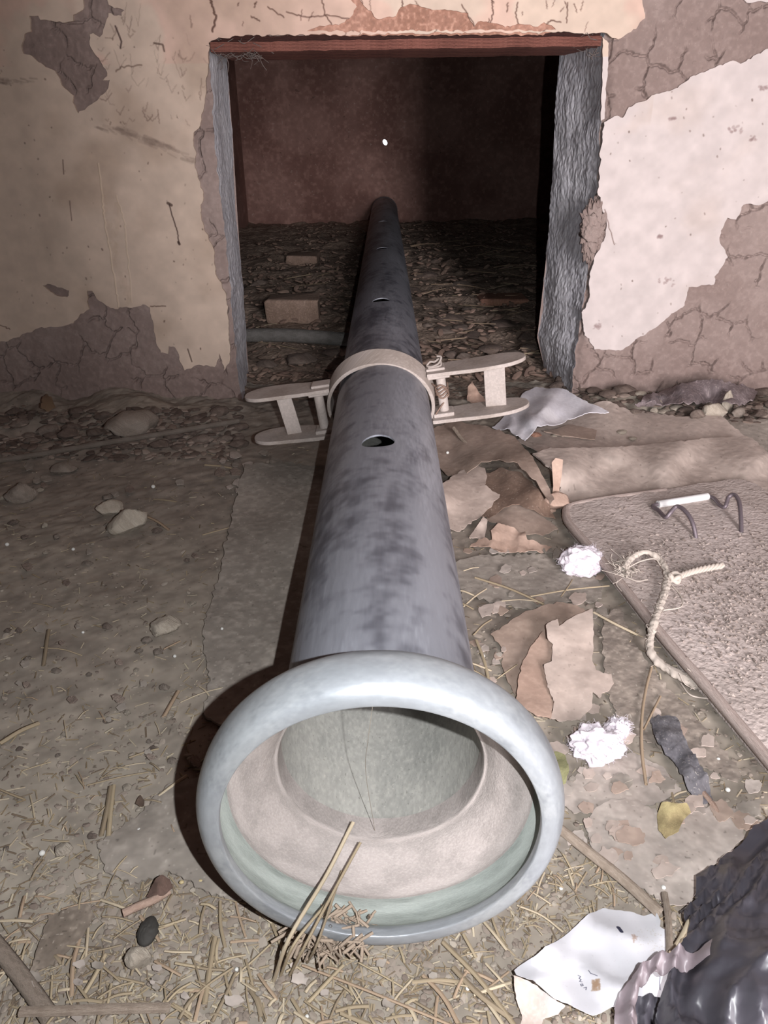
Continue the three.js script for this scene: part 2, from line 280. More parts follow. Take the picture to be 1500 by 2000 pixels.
  // an old run of limewash down the left bay, with a raised edge
  stroke(wob([[193, 320], [203, 390], [205, 420], [215, 480], [228, 570], [232, 600]], 2), 1.6, 'rgba(226,205,176,0.5)', 'rgb(240,240,240)'); stroke(wob([[228, 380], [245, 430], [250, 480], [258, 590]], 2), 1.3, 'rgba(220,200,170,0.35)', 'rgb(220,220,220)');
  for (let k = 0; k < 30; k++) { const y = rr(360, 595), x = 215 + (y - 400) * 0.13 + rr(-10, 18); stroke([[x, y], [x + rr(-5, 5), y + rr(5, 16)]], rr(3, 9), 'rgba(150,128,104,0.08)'); }
  // scraped spots on the white bay
  for (const [x, y, w, h] of [[1435, 253, 26, 12], [1470, 270, 14, 8], [1310, 232, 10, 3], [1288, 462, 6, 3], [1167, 637, 12, 8], [1300, 550, 30, 14], [1490, 172, 14, 6]]) for (let k = 0; k < 16; k++) { const a = x + rr(-w / 2, w / 2), d = y + rr(-h / 2, h / 2); stroke([[a, d], [a + rr(-3, 4), d + rr(-2, 2)]], rr(1.5, 4), 'rgba(140,120,118,0.4)', 'rgba(60,60,60,0.5)'); }
  const mk = (cv, srgb) => { const t = new THREE.CanvasTexture(cv); if (srgb) t.colorSpace = THREE.SRGBColorSpace; t.magFilter = THREE.LinearFilter; return t; };
  return [mk(col, true), mk(bmp, false)];
}
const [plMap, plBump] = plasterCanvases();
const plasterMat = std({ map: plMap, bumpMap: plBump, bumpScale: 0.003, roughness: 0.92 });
const wallUV = (x, y) => [(x - PX[0]) / (PX[1] - PX[0]), (y - PY[0]) / (PY[1] - PY[0])];
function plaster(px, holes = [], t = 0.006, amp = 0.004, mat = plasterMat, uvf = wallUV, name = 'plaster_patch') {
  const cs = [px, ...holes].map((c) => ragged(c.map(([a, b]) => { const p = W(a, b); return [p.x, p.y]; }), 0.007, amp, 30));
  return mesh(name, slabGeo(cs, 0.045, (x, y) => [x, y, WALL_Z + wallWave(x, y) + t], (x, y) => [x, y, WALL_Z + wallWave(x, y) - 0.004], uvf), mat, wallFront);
}
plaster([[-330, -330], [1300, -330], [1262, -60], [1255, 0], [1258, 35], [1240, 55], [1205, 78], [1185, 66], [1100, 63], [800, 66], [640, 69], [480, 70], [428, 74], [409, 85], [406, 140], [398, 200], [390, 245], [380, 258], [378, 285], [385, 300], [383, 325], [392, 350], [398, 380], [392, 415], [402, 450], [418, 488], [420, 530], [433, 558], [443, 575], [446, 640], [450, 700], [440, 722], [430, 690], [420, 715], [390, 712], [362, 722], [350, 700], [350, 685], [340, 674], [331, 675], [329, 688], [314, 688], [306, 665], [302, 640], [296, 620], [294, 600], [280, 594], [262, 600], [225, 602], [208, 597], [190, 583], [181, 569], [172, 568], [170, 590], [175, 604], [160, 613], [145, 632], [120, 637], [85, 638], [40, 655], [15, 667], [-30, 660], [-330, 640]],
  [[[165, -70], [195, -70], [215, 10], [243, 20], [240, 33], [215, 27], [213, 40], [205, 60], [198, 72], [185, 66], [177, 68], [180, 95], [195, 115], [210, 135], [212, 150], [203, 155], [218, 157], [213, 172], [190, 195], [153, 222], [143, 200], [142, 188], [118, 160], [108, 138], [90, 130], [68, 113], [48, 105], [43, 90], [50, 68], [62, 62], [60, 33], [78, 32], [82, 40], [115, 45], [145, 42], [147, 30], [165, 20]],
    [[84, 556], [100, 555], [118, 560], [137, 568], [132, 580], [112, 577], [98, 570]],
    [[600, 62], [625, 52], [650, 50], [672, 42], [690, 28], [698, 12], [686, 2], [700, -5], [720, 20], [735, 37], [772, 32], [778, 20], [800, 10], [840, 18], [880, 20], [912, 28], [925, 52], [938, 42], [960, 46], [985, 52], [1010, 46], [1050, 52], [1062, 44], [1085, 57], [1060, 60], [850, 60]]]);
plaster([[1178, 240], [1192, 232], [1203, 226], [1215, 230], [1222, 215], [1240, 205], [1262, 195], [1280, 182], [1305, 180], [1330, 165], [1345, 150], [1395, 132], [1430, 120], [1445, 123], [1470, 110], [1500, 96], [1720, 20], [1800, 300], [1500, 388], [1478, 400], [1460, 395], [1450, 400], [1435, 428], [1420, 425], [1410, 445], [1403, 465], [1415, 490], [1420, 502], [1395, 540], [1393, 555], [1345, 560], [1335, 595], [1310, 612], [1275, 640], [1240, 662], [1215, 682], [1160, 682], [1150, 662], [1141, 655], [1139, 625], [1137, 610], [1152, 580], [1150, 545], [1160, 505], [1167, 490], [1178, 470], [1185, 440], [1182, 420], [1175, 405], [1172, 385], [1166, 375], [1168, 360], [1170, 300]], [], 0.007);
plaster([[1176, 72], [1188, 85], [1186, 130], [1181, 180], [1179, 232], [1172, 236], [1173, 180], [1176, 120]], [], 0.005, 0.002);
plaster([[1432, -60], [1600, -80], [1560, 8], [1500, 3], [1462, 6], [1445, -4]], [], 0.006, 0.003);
plaster([[560, 69], [600, 40], [690, -10], [760, 8], [900, 10], [1060, 30], [1095, 58], [1060, 68], [800, 70]], [], 0.0025, 0.003, redMud, (x, y) => [x, y], 'clay_patch');
// lump of clay broken out of the right edge of the opening
{
  const c = W(1158, 450); const g = new THREE.SphereGeometry(1, 32, 48); const p = g.attributes.position;
  for (let i = 0; i < p.count; i++) { let x = p.getX(i), y = p.getY(i), z = p.getZ(i); const k = 1 + 0.5 * fbm3(x * 2 + 4, y * 2.5, z * 2, 3) + 0.12 * n3(x * 7, y * 7, z * 7); p.setXYZ(i, x * 0.032 * k + c.x, y * 0.075 * k + c.y, z * 0.020 * k + WALL_Z - 0.005); }
  g.computeVertexNormals(); mesh('clay_lump', g, mudMat, wallFront);
}
// lintel
const rustPaint = dusty('#8a564b', '#6c4037', '#a87866', { tile: 0.35, bump: 0.002, rough: 0.75, seed: 33, speck: 0.3 });
const darkWood = dusty('#4a2620', '#381b17', '#6a4236', { tile: 0.3, bump: 0.003, seed: 35, speck: 0.2 });
{
  const a = onPlaneZ(412, 0, WALL_Z).x, b = onPlaneZ(1172, 0, WALL_Z).x, L = W(1172, 80).x - W(412, 80).x, cx = (W(1172, 80).x + W(412, 80).x) / 2;
  const lintel = group('trim_1', new THREE.Vector3(cx, lintelBottom, WALL_Z)); tag(lintel, 'rust red painted beam across the top of the wall opening', 'lintel', null, 'structure');
  const bar = (h, y, d, z, m, n) => { const g = new THREE.BoxGeometry(L, h, d, 160, 3, 6), p = g.attributes.position; for (let i = 0; i < p.count; i++) { const x = p.getX(i), s = 0.0022 * fbm2(x * 14 + y * 90, z * 50, 3); p.setY(i, p.getY(i) + s); p.setZ(i, p.getZ(i) + 0.003 * fbm2(x * 10, y * 60 + 3, 3)); } g.computeVertexNormals(); const o = mesh(n, g, m, lintel); o.position.set(0, y + h / 2, z); return o; };
  const H = lintelTop - lintelBottom;
  bar(H * 0.62, 0, 0.055, -0.012, rustPaint, 'beam_face');
  bar(H * 0.52, H * 0.55, 0.05, -0.026, darkWood, 'beam_top');
  const cob = []; for (let i = 0; i < 70; i++) { const left = i < 55, c = new THREE.Vector3((left ? -1 : 1) * (L / 2 - rr(0.0, left ? 0.13 : 0.04)), rr(-0.012, H * 0.9), rr(-0.03, 0.02)), e = c.clone().add(new THREE.Vector3(rr(-0.05, 0.05), rr(-0.035, 0.01), rr(-0.02, 0.01))); cob.push(new THREE.TubeGeometry(new THREE.CatmullRomCurve3([c, c.clone().lerp(e, 0.5).add(new THREE.Vector3(rr(-0.01, 0.01), rr(-0.012, 0.004), 0)), e]), 6, rr(0.0004, 0.0011), 4)); }
  mesh('cobweb', mergeGeometries(cob), std({ color: new THREE.Color('#6e6460'), roughness: 1 }), lintel).userData.kind = 'stuff';
  bar(H * 0.75, 0.004, THICK - 0.06, -0.04 - (THICK - 0.06) / 2, rustPaint, 'soffit_board');
}
// floor
const floorMap = (() => {
  const S = 2048, A = C('#9a9185'), B = C('#8d8379'), D = C('#a49d90'), E = C('#7f746a');
  return tex(S, (u, v) => {
    const p = tfbm(u, v, 6, 5, 101), q = tfbm(u, v, 160, 3, 105), s = tfbm(u, v, 40, 3, 109), g = tfbm(u, v, 3, 4, 115);
    let k = mix3(A, B, smooth(0.35, 0.68, p)); k = mix3(k, D, smooth(0.45, 0.75, g) * 0.8); k = mix3(k, E, smooth(0.55, 0.8, s) * 0.55);
    const w = vnoise(u * 700, v * 700, 700, 117); if (w > 0.95) k = mix3(k, C('#c9bda6'), 0.6); else if (w < 0.05) k = mix3(k, C('#3d3229'), 0.5);
    const f = 1 + (q - 0.5) * 0.32; return [k[0] * f, k[1] * f, k[2] * f];
  }, { color: true });
})();
const floorBump = tex(1024, (u, v) => 0.55 * tfbm(u, v, 150, 3, 121) + 0.45 * tfbm(u, v, 60, 4, 125));
const floorMat = std({ map: floorMap, bumpMap: floorBump, bumpScale: 0.004, roughness: 0.97 });
const floor = group('floor'); tag(floor, 'dusty dirt floor strewn with litter', 'floor', null, 'structure');
mesh('dirt', gridGeo(440, 430, (u, v) => { const x = lerp(ROOM.x0, ROOM.x1, u), z = lerp(2.3, WALL_Z - 0.2, Math.pow(v, 0.62)); return [x, floorY(x, z), z, u, -z / 3.7]; }), floorMat, floor);
const BACK_Z0 = -7.1;
const storeMat = dusty('#978678', '#8a796c', '#a19083', { tile: 0.8, size: 1024, bump: 0.012, seed: 52, speck: 0.5, fine: 70 });
mesh('dirt', gridGeo(220, 260, (u, v) => { const x = lerp(-2.0, 3.9, u), z = lerp(WALL_Z - 0.02, BACK_Z0 - 0.02, v); const s = 0.5 + 0.5 * n2(x * 2 + 3, z * 2); return [x, floorY(x, z) + 0.022 * s * fbm2(x * 9, z * 5, 4), z, x, z]; }), storeMat, floor);
// the rest of the house, out of view: side walls, ceiling, an added shading wall behind the camera and the entry beyond it
const boxAt = (name, x0, x1, y0, y1, z0, z1, m, label, cat) => { const g = new THREE.BoxGeometry(x1 - x0, y1 - y0, z1 - z0); const o = mesh(name, g, m); o.position.set((x0 + x1) / 2, (y0 + y1) / 2, (z0 + z1) / 2); return tag(o, label, cat, null, 'structure'); };
const EXIT = 1.95;
boxAt('floor_earth', -2.3, 4.3, -0.4, -0.08, -7.5, EXIT + 0.4, floorMat, 'packed earth beneath the house', 'ground');
boxAt('wall_left', ROOM.x0 - 0.3, ROOM.x0, -0.1, ROOM.top, WALL_Z - 0.01, EXIT + 0.3, mudMat, 'mud wall closing the front room on one side', 'wall');
boxAt('wall_right', ROOM.x1, ROOM.x1 + 0.3, -0.1, ROOM.top, WALL_Z - 0.01, EXIT + 0.3, mudMat, 'mud wall closing the front room on the sunny side', 'wall');
boxAt('ceiling', -2.3, 4.3, ROOM.top, ROOM.top + 0.2, -7.5, EXIT + 0.3, darkWood, 'dark timber ceiling over both rooms', 'ceiling');
const pierced = (name, z, d, x0, x1, y0, y1, label) => {
  const s = new THREE.Shape([[ROOM.x0, -0.1], [ROOM.x1, -0.1], [ROOM.x1, ROOM.top], [ROOM.x0, ROOM.top]].map((p) => new THREE.Vector2(...p)));
  s.holes.push(new THREE.Path([[x0, y0], [x0, y1], [x1, y1], [x1, y0]].map((p) => new THREE.Vector2(...p))));
  const o = mesh(name, new THREE.ExtrudeGeometry(s, { depth: d, bevelEnabled: false }), mudMat); o.position.z = z; tag(o, label, 'wall', null, 'structure');
};
pierced('wall_added_rear', ROOM.z1, 0.25, 0.42, 1.50, 0.0, 1.85, 'added unseen mud wall whose wide doorway is placed to shade the left side');  // added partition out of view; its left doorway edge shades the left side
pierced('wall_entry', EXIT, 0.3, 0.67, 1.17, 0.05, 1.75, 'outer mud wall with a narrow doorway letting in daylight');
// the store behind: back wall with a small hole, side walls
const BACK_Z = -7.1;
const storeWall = dusty('#a8847a', '#8d6a61', '#bb988c', { tile: 1.1, size: 1024, bump: 0.006, seed: 57, speck: 0.3, fine: 40, grain: 0.6 });
{
  const hole = onPlaneZ(752, 278, BACK_Z), lx = onPlaneZ(472, 280, BACK_Z).x;
  const s = new THREE.Shape([[lx - 0.3, -0.1], [4.2, -0.1], [4.2, ROOM.top], [lx - 0.3, ROOM.top]].map((p) => new THREE.Vector2(...p)));
  const hp = new THREE.Path(); hp.absellipse(hole.x, hole.y, 0.017, 0.024, 0, Math.PI * 2, true, 0.5); s.holes.push(hp);
  const o = mesh('wall_back', new THREE.ExtrudeGeometry(s, { depth: 0.03, bevelEnabled: false, curveSegments: 24 }), storeWall); o.position.z = BACK_Z - 0.03; tag(o, 'brown mud wall at the far end of the dark store, pierced by a small bright hole', 'wall', null, 'structure');
  boxAt('wall_store_left', lx - 0.3, lx, -0.1, ROOM.top, BACK_Z, WALL_Z - THICK - 0.015, storeWall, 'dark mud side wall inside the store', 'wall');
  boxAt('wall_store_right', 3.9, 4.2, -0.1, ROOM.top, BACK_Z, WALL_Z - THICK - 0.015, mudMat, 'far side wall of the dark store', 'wall');
}
// the phone lamp, held to the right of the lens
{
  const t = group('hand_torch', TORCH.clone().add(new THREE.Vector3(0, 0, 0.085))); tag(t, 'small black hand torch shining at the pipe', 'torch');
  const black = std({ color: 0x18181a, roughness: 0.5 });
  const lathe = (pts, m, n) => { const g = new THREE.LatheGeometry(pts.map((p) => new THREE.Vector2(...p)), 32); g.rotateX(-Math.PI / 2); return mesh(n, g, m, t); };
  lathe([[0, -0.06], [0.012, -0.06], [0.013, -0.055], [0.013, 0.03], [0.018, 0.05], [0.018, 0.075], [0.0155, 0.077], [0.0155, 0.072], [0, 0.072]], black, 'body');
  lathe([[0, 0.0765], [0.015, 0.0765], [0.015, 0.0775], [0, 0.079]], std({ color: 0xffffff, emissive: 0xffffff, emissiveIntensity: 2 }), 'lens');
}
// ------------------------------------------------------------ the pipe
const PIPE = { x: -0.012, y: 0.174, r: 0.1095, front: -0.494, end: BACK_Z + 0.12 };
function metalTex(dark, mid, light, seed, along) {
  const A = C(dark), B = C(mid), D = C(light);
  return tex(0, (u, v) => {
    const s = tfbm(u, v, 8, 5, seed), r = 0.5 * vnoise(u * 12, v * along, 12, seed + 3, along) + 0.3 * vnoise(u * 24, v * along * 2, 24, seed + 4, along * 2) + 0.2 * vnoise(u * 40, v * along * 4, 40, seed + 5, along * 4), f = tfbm(u, v, 96, 3, seed + 7);
    let k = mix3(B, A, smooth(0.42, 0.72, 0.55 * s + 0.45 * r)); k = mix3(k, D, smooth(0.5, 0.75, 0.2 * f + 0.8 * tfbm(u, v, 5, 4, seed + 31)) * 0.5);
    const g = 1 + (f - 0.5) * 0.07; return [k[0] * g, k[1] * g, k[2] * g];
  }, { color: true, w: 512, h: 1024 });
}
const pipeMat = std({ map: metalTex('#62646d', '#93969f', '#b4b8c2', 201, 64), roughness: 0.48, metalness: 0.2, bumpMap: tex(512, (u, v) => tfbm(u, v, 40, 4, 207)), bumpScale: 0.0006 });
const bellMat = std({ map: metalTex('#8b9095', '#9ea3a8', '#b2b6b7', 221, 16), roughness: 0.42, metalness: 0.35, bumpMap: tex(512, (u, v) => tfbm(u, v, 24, 4, 227)), bumpScale: 0.0008 });
const dustMetal = dusty('#b3a9a3', '#a2978f', '#bdb3ac', { tile: 0.25, seed: 241, bump: 0.0008, grain: 0.4, speck: 0.1, rough: 0.85 });
const pipe = group('irrigation_pipe', new THREE.Vector3(PIPE.x, 0, PIPE.front)); tag(pipe, 'long grey steel irrigation pipe with flared bell mouth running through the wall opening', 'pipe');
{
  const len = PIPE.front - 0.098 - PIPE.end, ev = new Evaluator(); ev.useGroups = false; ev.attributes = ['position', 'normal', 'uv'];
  const prof = []; const r0 = PIPE.r, r1 = PIPE.r - 0.003;
  for (let i = 0; i <= 40; i++) prof.push(new THREE.Vector2(r0, len * i / 40));
  prof.push(new THREE.Vector2(r0, len - 0.0005), new THREE.Vector2(r1, len));
  for (let i = 40; i >= 0; i--) prof.push(new THREE.Vector2(r1, len * i / 40)); prof.push(new THREE.Vector2(r0, 0));
  const g = new THREE.LatheGeometry(prof, 128); g.rotateX(-Math.PI / 2); g.translate(0, PIPE.y, -0.098);
  let a = new Brush(g); a.updateMatrixWorld();
  for (const hz of [-1.215, -2.46, -3.70, -4.93]) { const c = new Brush(new THREE.CylinderGeometry(0.0285, 0.0285, 0.06, 48)); c.position.set(-0.006, PIPE.y + PIPE.r, hz - PIPE.front); c.updateMatrixWorld(); a = ev.evaluate(a, c, SUBTRACTION); }
  const q = a.geometry, p = q.attributes.position, uv = q.attributes.uv;
  for (let i = 0; i < p.count; i++) uv.setXY(i, Math.atan2(p.getX(i), p.getY(i) - PIPE.y) / (Math.PI * 2) * 2 + 0.5, -p.getZ(i) / 2.0);
  mesh('tube', q, pipeMat, pipe);
  const lining = new THREE.LatheGeometry([...Array(41).keys()].map((i) => new THREE.Vector2(r1 - 0.0012, (len + 0.012) * (40 - i) / 40)), 96); lining.rotateX(-Math.PI / 2); lining.translate(0, PIPE.y, -0.087);
  { const p2 = lining.attributes.position, u2 = lining.attributes.uv; const k2 = []; const ix = lining.index.array; for (let i = 0; i < p2.count; i++) u2.setXY(i, Math.atan2(p2.getX(i), PIPE.y - p2.getY(i)) * 0.2, p2.getZ(i)); for (let i = 0; i < ix.length; i += 3) { let cy = 0; for (let k = 0; k < 3; k++) cy += p2.getY(ix[i + k]) / 3; if (cy < PIPE.y + 0.05) k2.push(ix[i], ix[i + 1], ix[i + 2]); } lining.setIndex(k2); }
  mesh('dust_lining', lining, dusty('#a09f99', '#8f8f8a', '#aaa8a0', { tile: 0.4, bump: 0.001, seed: 71, speck: 0.3, grain: 0.5, side: THREE.DoubleSide }), pipe);
  const spline = (pts) => new THREE.CatmullRomCurve3(pts.map(([r, s]) => new THREE.Vector3(r, s, 0)), false, 'centripetal').getPoints(64).map((v) => new THREE.Vector2(v.x, v.y));
  const ring = (name, pts, mat) => { const bg = new THREE.LatheGeometry(spline(pts), 160); bg.rotateX(-Math.PI / 2); bg.translate(0, PIPE.y, 0); const pp = bg.attributes.position, u2 = bg.attributes.uv; for (let i = 0; i < pp.count; i++) { u2.setXY(i, u2.getX(i) * 2 + 0.25, u2.getY(i) * 0.5); pp.setX(i, pp.getX(i) * (1 + 0.006 * n2(pp.getY(i) * 6, 3))); } return mesh(name, bg, mat, pipe); };
  const bell = ring('bell_mouth', [[0.108, 0.110], [0.1085, 0.100], [0.112, 0.092], [0.128, 0.084], [0.148, 0.074], [0.163, 0.060], [0.172, 0.044], [0.174, 0.030], [0.1725, 0.016], [0.168, 0.006], [0.161, 0.0005], [0.151, 0.0], [0.1485, 0.001], [0.1483, 0.005], [0.149, 0.010], [0.154, 0.016]], bellMat);
  ring('seal_groove', [[0.154, 0.016], [0.160, 0.022], [0.1615, 0.030], [0.160, 0.037], [0.155, 0.042], [0.149, 0.0435]], dusty('#9aa09b', '#8a908b', '#a5aaa5', { tile: 0.3, seed: 73, bump: 0.0006, grain: 0.3, speck: 0.1, rough: 0.7, side: THREE.DoubleSide })).material.metalness = 0.15;
  ring('throat_cone', [[0.149, 0.0435], [0.145, 0.0445], [0.138, 0.049], [0.128, 0.057], [0.118, 0.067], [0.111, 0.077], [0.108, 0.081], [0.1056, 0.0825], [0.1046, 0.087], [0.1046, 0.11]], dusty('#a39b97', '#938c88', '#ada5a0', { tile: 0.3, seed: 75, bump: 0.0008, grain: 0.4, speck: 0.15, rough: 0.75, side: THREE.DoubleSide }));
  const weld = mesh('weld_bead', new THREE.TorusGeometry(PIPE.r + 0.001, 0.003, 10, 120), bellMat, pipe); weld.position.set(0, PIPE.y, -0.096);
  const cap = mesh('end_collar', (() => { const t = new THREE.LatheGeometry([[0.1065, 0], [0.1135, 0.002], [0.1135, 0.05], [0.1105, 0.055], [0.1065, 0.055]].map((v) => new THREE.Vector2(...v)), 64); t.rotateX(-Math.PI / 2); return t; })(), pipeMat, pipe); cap.position.set(0, PIPE.y, PIPE.end - PIPE.front + 0.06);
  const web = new THREE.TubeGeometry(new THREE.CatmullRomCurve3([[-0.004, 0.148, -0.003], [-0.010, 0.09, -0.02], [-0.014, 0.03, -0.05], [-0.008, -0.1, -0.09]].map(([x, y, z]) => new THREE.Vector3(x, y, z))), 20, 0.0003, 5); const wb = mesh('cobweb_strand', web, std({ color: 0x8a8378 }), pipe); wb.position.y = PIPE.y;
}
// ------------------------------------------------------------ the clamp collar
{
  const planar = (g) => { const p = g.attributes.position, u = g.attributes.uv; for (let i = 0; i < p.count; i++) u.setXY(i, p.getX(i) + p.getZ(i), p.getY(i) + 0.7 * p.getZ(i)); return g; };
  const cl = group('clamp_collar', new THREE.Vector3(PIPE.x - 0.004, PIPE.y + 0.002, -1.765)); tag(cl, 'dusty steel clamp ring with lug plates around the pipe', 'clamp'); cl.rotation.z = R(7.8);
  const prof = [[0.1215, -0.030], [0.1285, -0.030], [0.1295, -0.028], [0.1295, 0.028], [0.1285, 0.030], [0.1215, 0.030], [0.1215, -0.030]].map((p) => new THREE.Vector2(...p));
  const rg = new THREE.LatheGeometry(prof, 96); rg.rotateX(-Math.PI / 2); rg.rotateX(R(20)); rg.rotateY(R(-5)); mesh('band', planar(rg), dustMetal, cl);
  const tongue = (dir, len, wid) => { const s = new THREE.Shape(); s.moveTo(0, -wid * 0.36); s.lineTo(len * 0.25, -wid * 0.42); s.quadraticCurveTo(len * 0.6, -wid * 0.6, len * 0.82, -wid * 0.48); s.quadraticCurveTo(len * 1.02, -wid * 0.3, len, 0); s.quadraticCurveTo(len * 1.0, wid * 0.32, len * 0.8, wid * 0.42); s.lineTo(len * 0.25, wid * 0.42); s.lineTo(0, wid * 0.36); s.closePath(); const g = new THREE.ExtrudeGeometry(s, { depth: 0.006, bevelEnabled: true, bevelSize: 0.0015, bevelThickness: 0.0015, bevelSegments: 2, curveSegments: 16 }); g.rotateX(-Math.PI / 2); if (dir < 0) g.rotateY(Math.PI); return g; };
  for (const d of [-1, 1]) {
    const len = d < 0 ? 0.205 : 0.232;
    const up = mesh('lug_plate', tongue(d, len, 0.10), dustMetal, cl); up.position.set(d * 0.118, 0.05, 0); up.rotation.z = d < 0 ? R(-1) : R(1);
    const lo = mesh('lug_plate', tongue(d, len, 0.105), dustMetal, cl); lo.position.set(d * 0.118, -0.063, 0.005); lo.rotation.z = d < 0 ? R(-3) : R(1);
    const fl = mesh('flange', planar(new RoundedBoxGeometry(0.055, 0.009, 0.05, 2, 0.003)), dustMetal, cl); fl.position.set(d * 0.142, 0.0445, 0.004);
    const fl2 = mesh('flange', planar(new RoundedBoxGeometry(0.05, 0.010, 0.05, 2, 0.003)), dustMetal, cl); fl2.position.set(d * 0.145, -0.05, 0.006);
    const fl3 = mesh('flange', planar(new RoundedBoxGeometry(0.045, 0.007, 0.046, 2, 0.003)), dustMetal, cl); fl3.position.set(d * 0.138, 0.0615, 0.0);
    const pin = mesh('pin', planar(new THREE.CylinderGeometry(0.0115, 0.0115, 0.10, 24)), dustMetal, cl); pin.position.set(d * 0.148, -0.003, 0.006);
    const wb = mesh('web_plate', planar(new RoundedBoxGeometry(d < 0 ? 0.036 : 0.05, 0.11, 0.007, 2, 0.002)), dustMetal, cl); wb.position.set(d * (d < 0 ? 0.228 : 0.275), -0.003, 0.004); wb.rotation.y = R(d * -12); wb.rotation.z = R(d < 0 ? 5 : -2);
  }
  // wire wound around the right pin, its end twisted on top
  const helix = []; for (let i = 0; i <= 90; i++) { const t = i / 90, a = t * Math.PI * 2 * 4.5; helix.push(new THREE.Vector3(0.148 + 0.0150 * Math.cos(a), -0.008 + 0.028 * t + 0.004 * Math.sin(i * 0.9), 0.006 + 0.0150 * Math.sin(a))); }
  helix.unshift(new THREE.Vector3(0.125, -0.045, 0.03), new THREE.Vector3(0.14, -0.03, 0.022)); helix.push(new THREE.Vector3(0.125, 0.03, 0.024));
  mesh('binding_wire', new THREE.TubeGeometry(new THREE.CatmullRomCurve3(helix), 240, 0.0021, 6), std({ color: 0x8a7468, roughness: 0.7, metalness: 0.4 }), cl);
  const lp = [[0.122, 0.067, 0.018], [0.135, 0.068, 0.02], [0.152, 0.069, 0.014], [0.15, 0.08, 0.0], [0.138, 0.076, 0.004], [0.128, 0.079, 0.01], [0.12, 0.072, 0.014], [0.13, 0.07, 0.02], [0.148, 0.074, 0.012], [0.155, 0.086, 0.006], [0.146, 0.088, 0.002]];
  mesh('wire_twist', new THREE.TubeGeometry(new THREE.CatmullRomCurve3(lp.map((p) => new THREE.Vector3(...p))), 120, 0.0026, 7), dustMetal, cl);
}
// ------------------------------------------------------------ builders for the things on the floor
const lensDepth = (p) => { const v = p.clone().applyMatrix4(camera.matrixWorldInverse); return -v.z; };
const metres = (n, p) => n * lensDepth(p) / FOCAL;                // photo pixels to metres at a point
const H = (x, y, h = 0) => G(x, y, h);
// inverse-distance blend of a few measured heights [[x, y, h], ...]
const blend = (list, eps = 60) => (x, y) => { let s = 0, w = 0; for (const [a, b, h] of list) { const d = 1 / ((x - a) ** 2 + (y - b) ** 2 + eps) ** 1.3; s += d * h; w += d; } return s / w; };
// sheet of paper, card, cloth or film with a measured outline, lying on the floor with its own relief and thickness
function sheet(name, label, category, outline, { hp = 0.006, thick = 0.0012, mat, torn = 2.5, step = 7, space = 16, relief, grp, parent, holes = [], eps = 200 }) {
  const hf = typeof hp === 'number' ? () => hp : blend(hp, eps);
  const cs = [outline, ...holes].map((o) => ragged(o, step, torn, 0.06));
  const at = (x, y) => { const h = hf(x, y), q = H(x, y, Math.max(h, 0.004)); if (relief) q.y = Math.max(floorBase(q.x, q.z) + 0.004, q.y + relief(q.x, q.z, h)); return q; };
  const g = slabGeo(cs, space, (x, y) => { const q = at(x, y); return [q.x, q.y, q.z]; }, (x, y) => { const q = at(x, y); return [q.x, q.y - thick, q.z]; }, (x, y) => { const q = at(x, y); return [q.x, q.z]; });
  if (parent) { g.translate(-parent.position.x, -parent.position.y, -parent.position.z); return mesh(name, g, mat, parent); }
  const c = rebase(g), o = mesh(name, g, mat); o.position.copy(c); return tag(o, label, category, grp);
}
// a few rock shapes shared by all stones and clods
const ROCKS = [...Array(7).keys()].map((k) => {
  const g = mergeVertices(new THREE.IcosahedronGeometry(1, 3).deleteAttribute('normal').deleteAttribute('uv')), p = g.attributes.position, uv = [];
  const planes = []; const rg = mulberry(500 + k); for (let i = 0; i < 9; i++) planes.push([new THREE.Vector3(rg() - 0.5, rg() - 0.5, rg() - 0.5).normalize(), 0.55 + 0.3 * rg()]);
  const v = new THREE.Vector3();
  for (let i = 0; i < p.count; i++) { v.fromBufferAttribute(p, i); for (const [n, d] of planes) { const s = v.dot(n) - d; if (s > 0) v.addScaledVector(n, -s * 0.9); } v.multiplyScalar(1 + 0.10 * n3(v.x * 2.5 + k * 9, v.y * 2.5, v.z * 2.5) + 0.03 * n3(v.x * 9, v.y * 9 + k, v.z * 9)); p.setXYZ(i, v.x, v.y, v.z); uv.push(v.x * 0.1 + v.y * 0.05, v.z * 0.1 + v.y * 0.07); }
  g.setAttribute('uv', new THREE.Float32BufferAttribute(uv, 2)); g.computeVertexNormals(); return g;
});
const PLACED = [];                                                // footprints of the stones laid so far
const clear = (x, y, w, d = 1) => { const p = H(x, y), r = metres(w, p) / 2 * 1.2; return PLACED.every((q) => Math.hypot(q.x - p.x, q.z - (p.z - r * 0.5)) > (q.r + r) * 1.02); };
function rock(name, label, category, x, y, w, h, mat, { grp, d = 0.8, turn = 0, k, lift = 0 } = {}) {      // x, y: pixel of its foot; w, h: size in pixels
  const p = H(x, y); const W2 = metres(w, p) / 2, H2 = metres(h, p) / 2;
  const o = mesh(name, ROCKS[k ?? Math.floor(rnd() * ROCKS.length)], mat); o.scale.set(W2 * 1.35, H2 * 1.3, W2 * d * 1.25); o.rotation.y = turn || rr(0, 0.6);
  o.position.set(p.x, floorBase(p.x, p.z) + H2 * 0.85 + lift, p.z - W2 * d * 0.6); PLACED.push({ x: o.position.x, z: o.position.z, r: W2 * 1.2 }); return tag(o, label, category, grp);
}
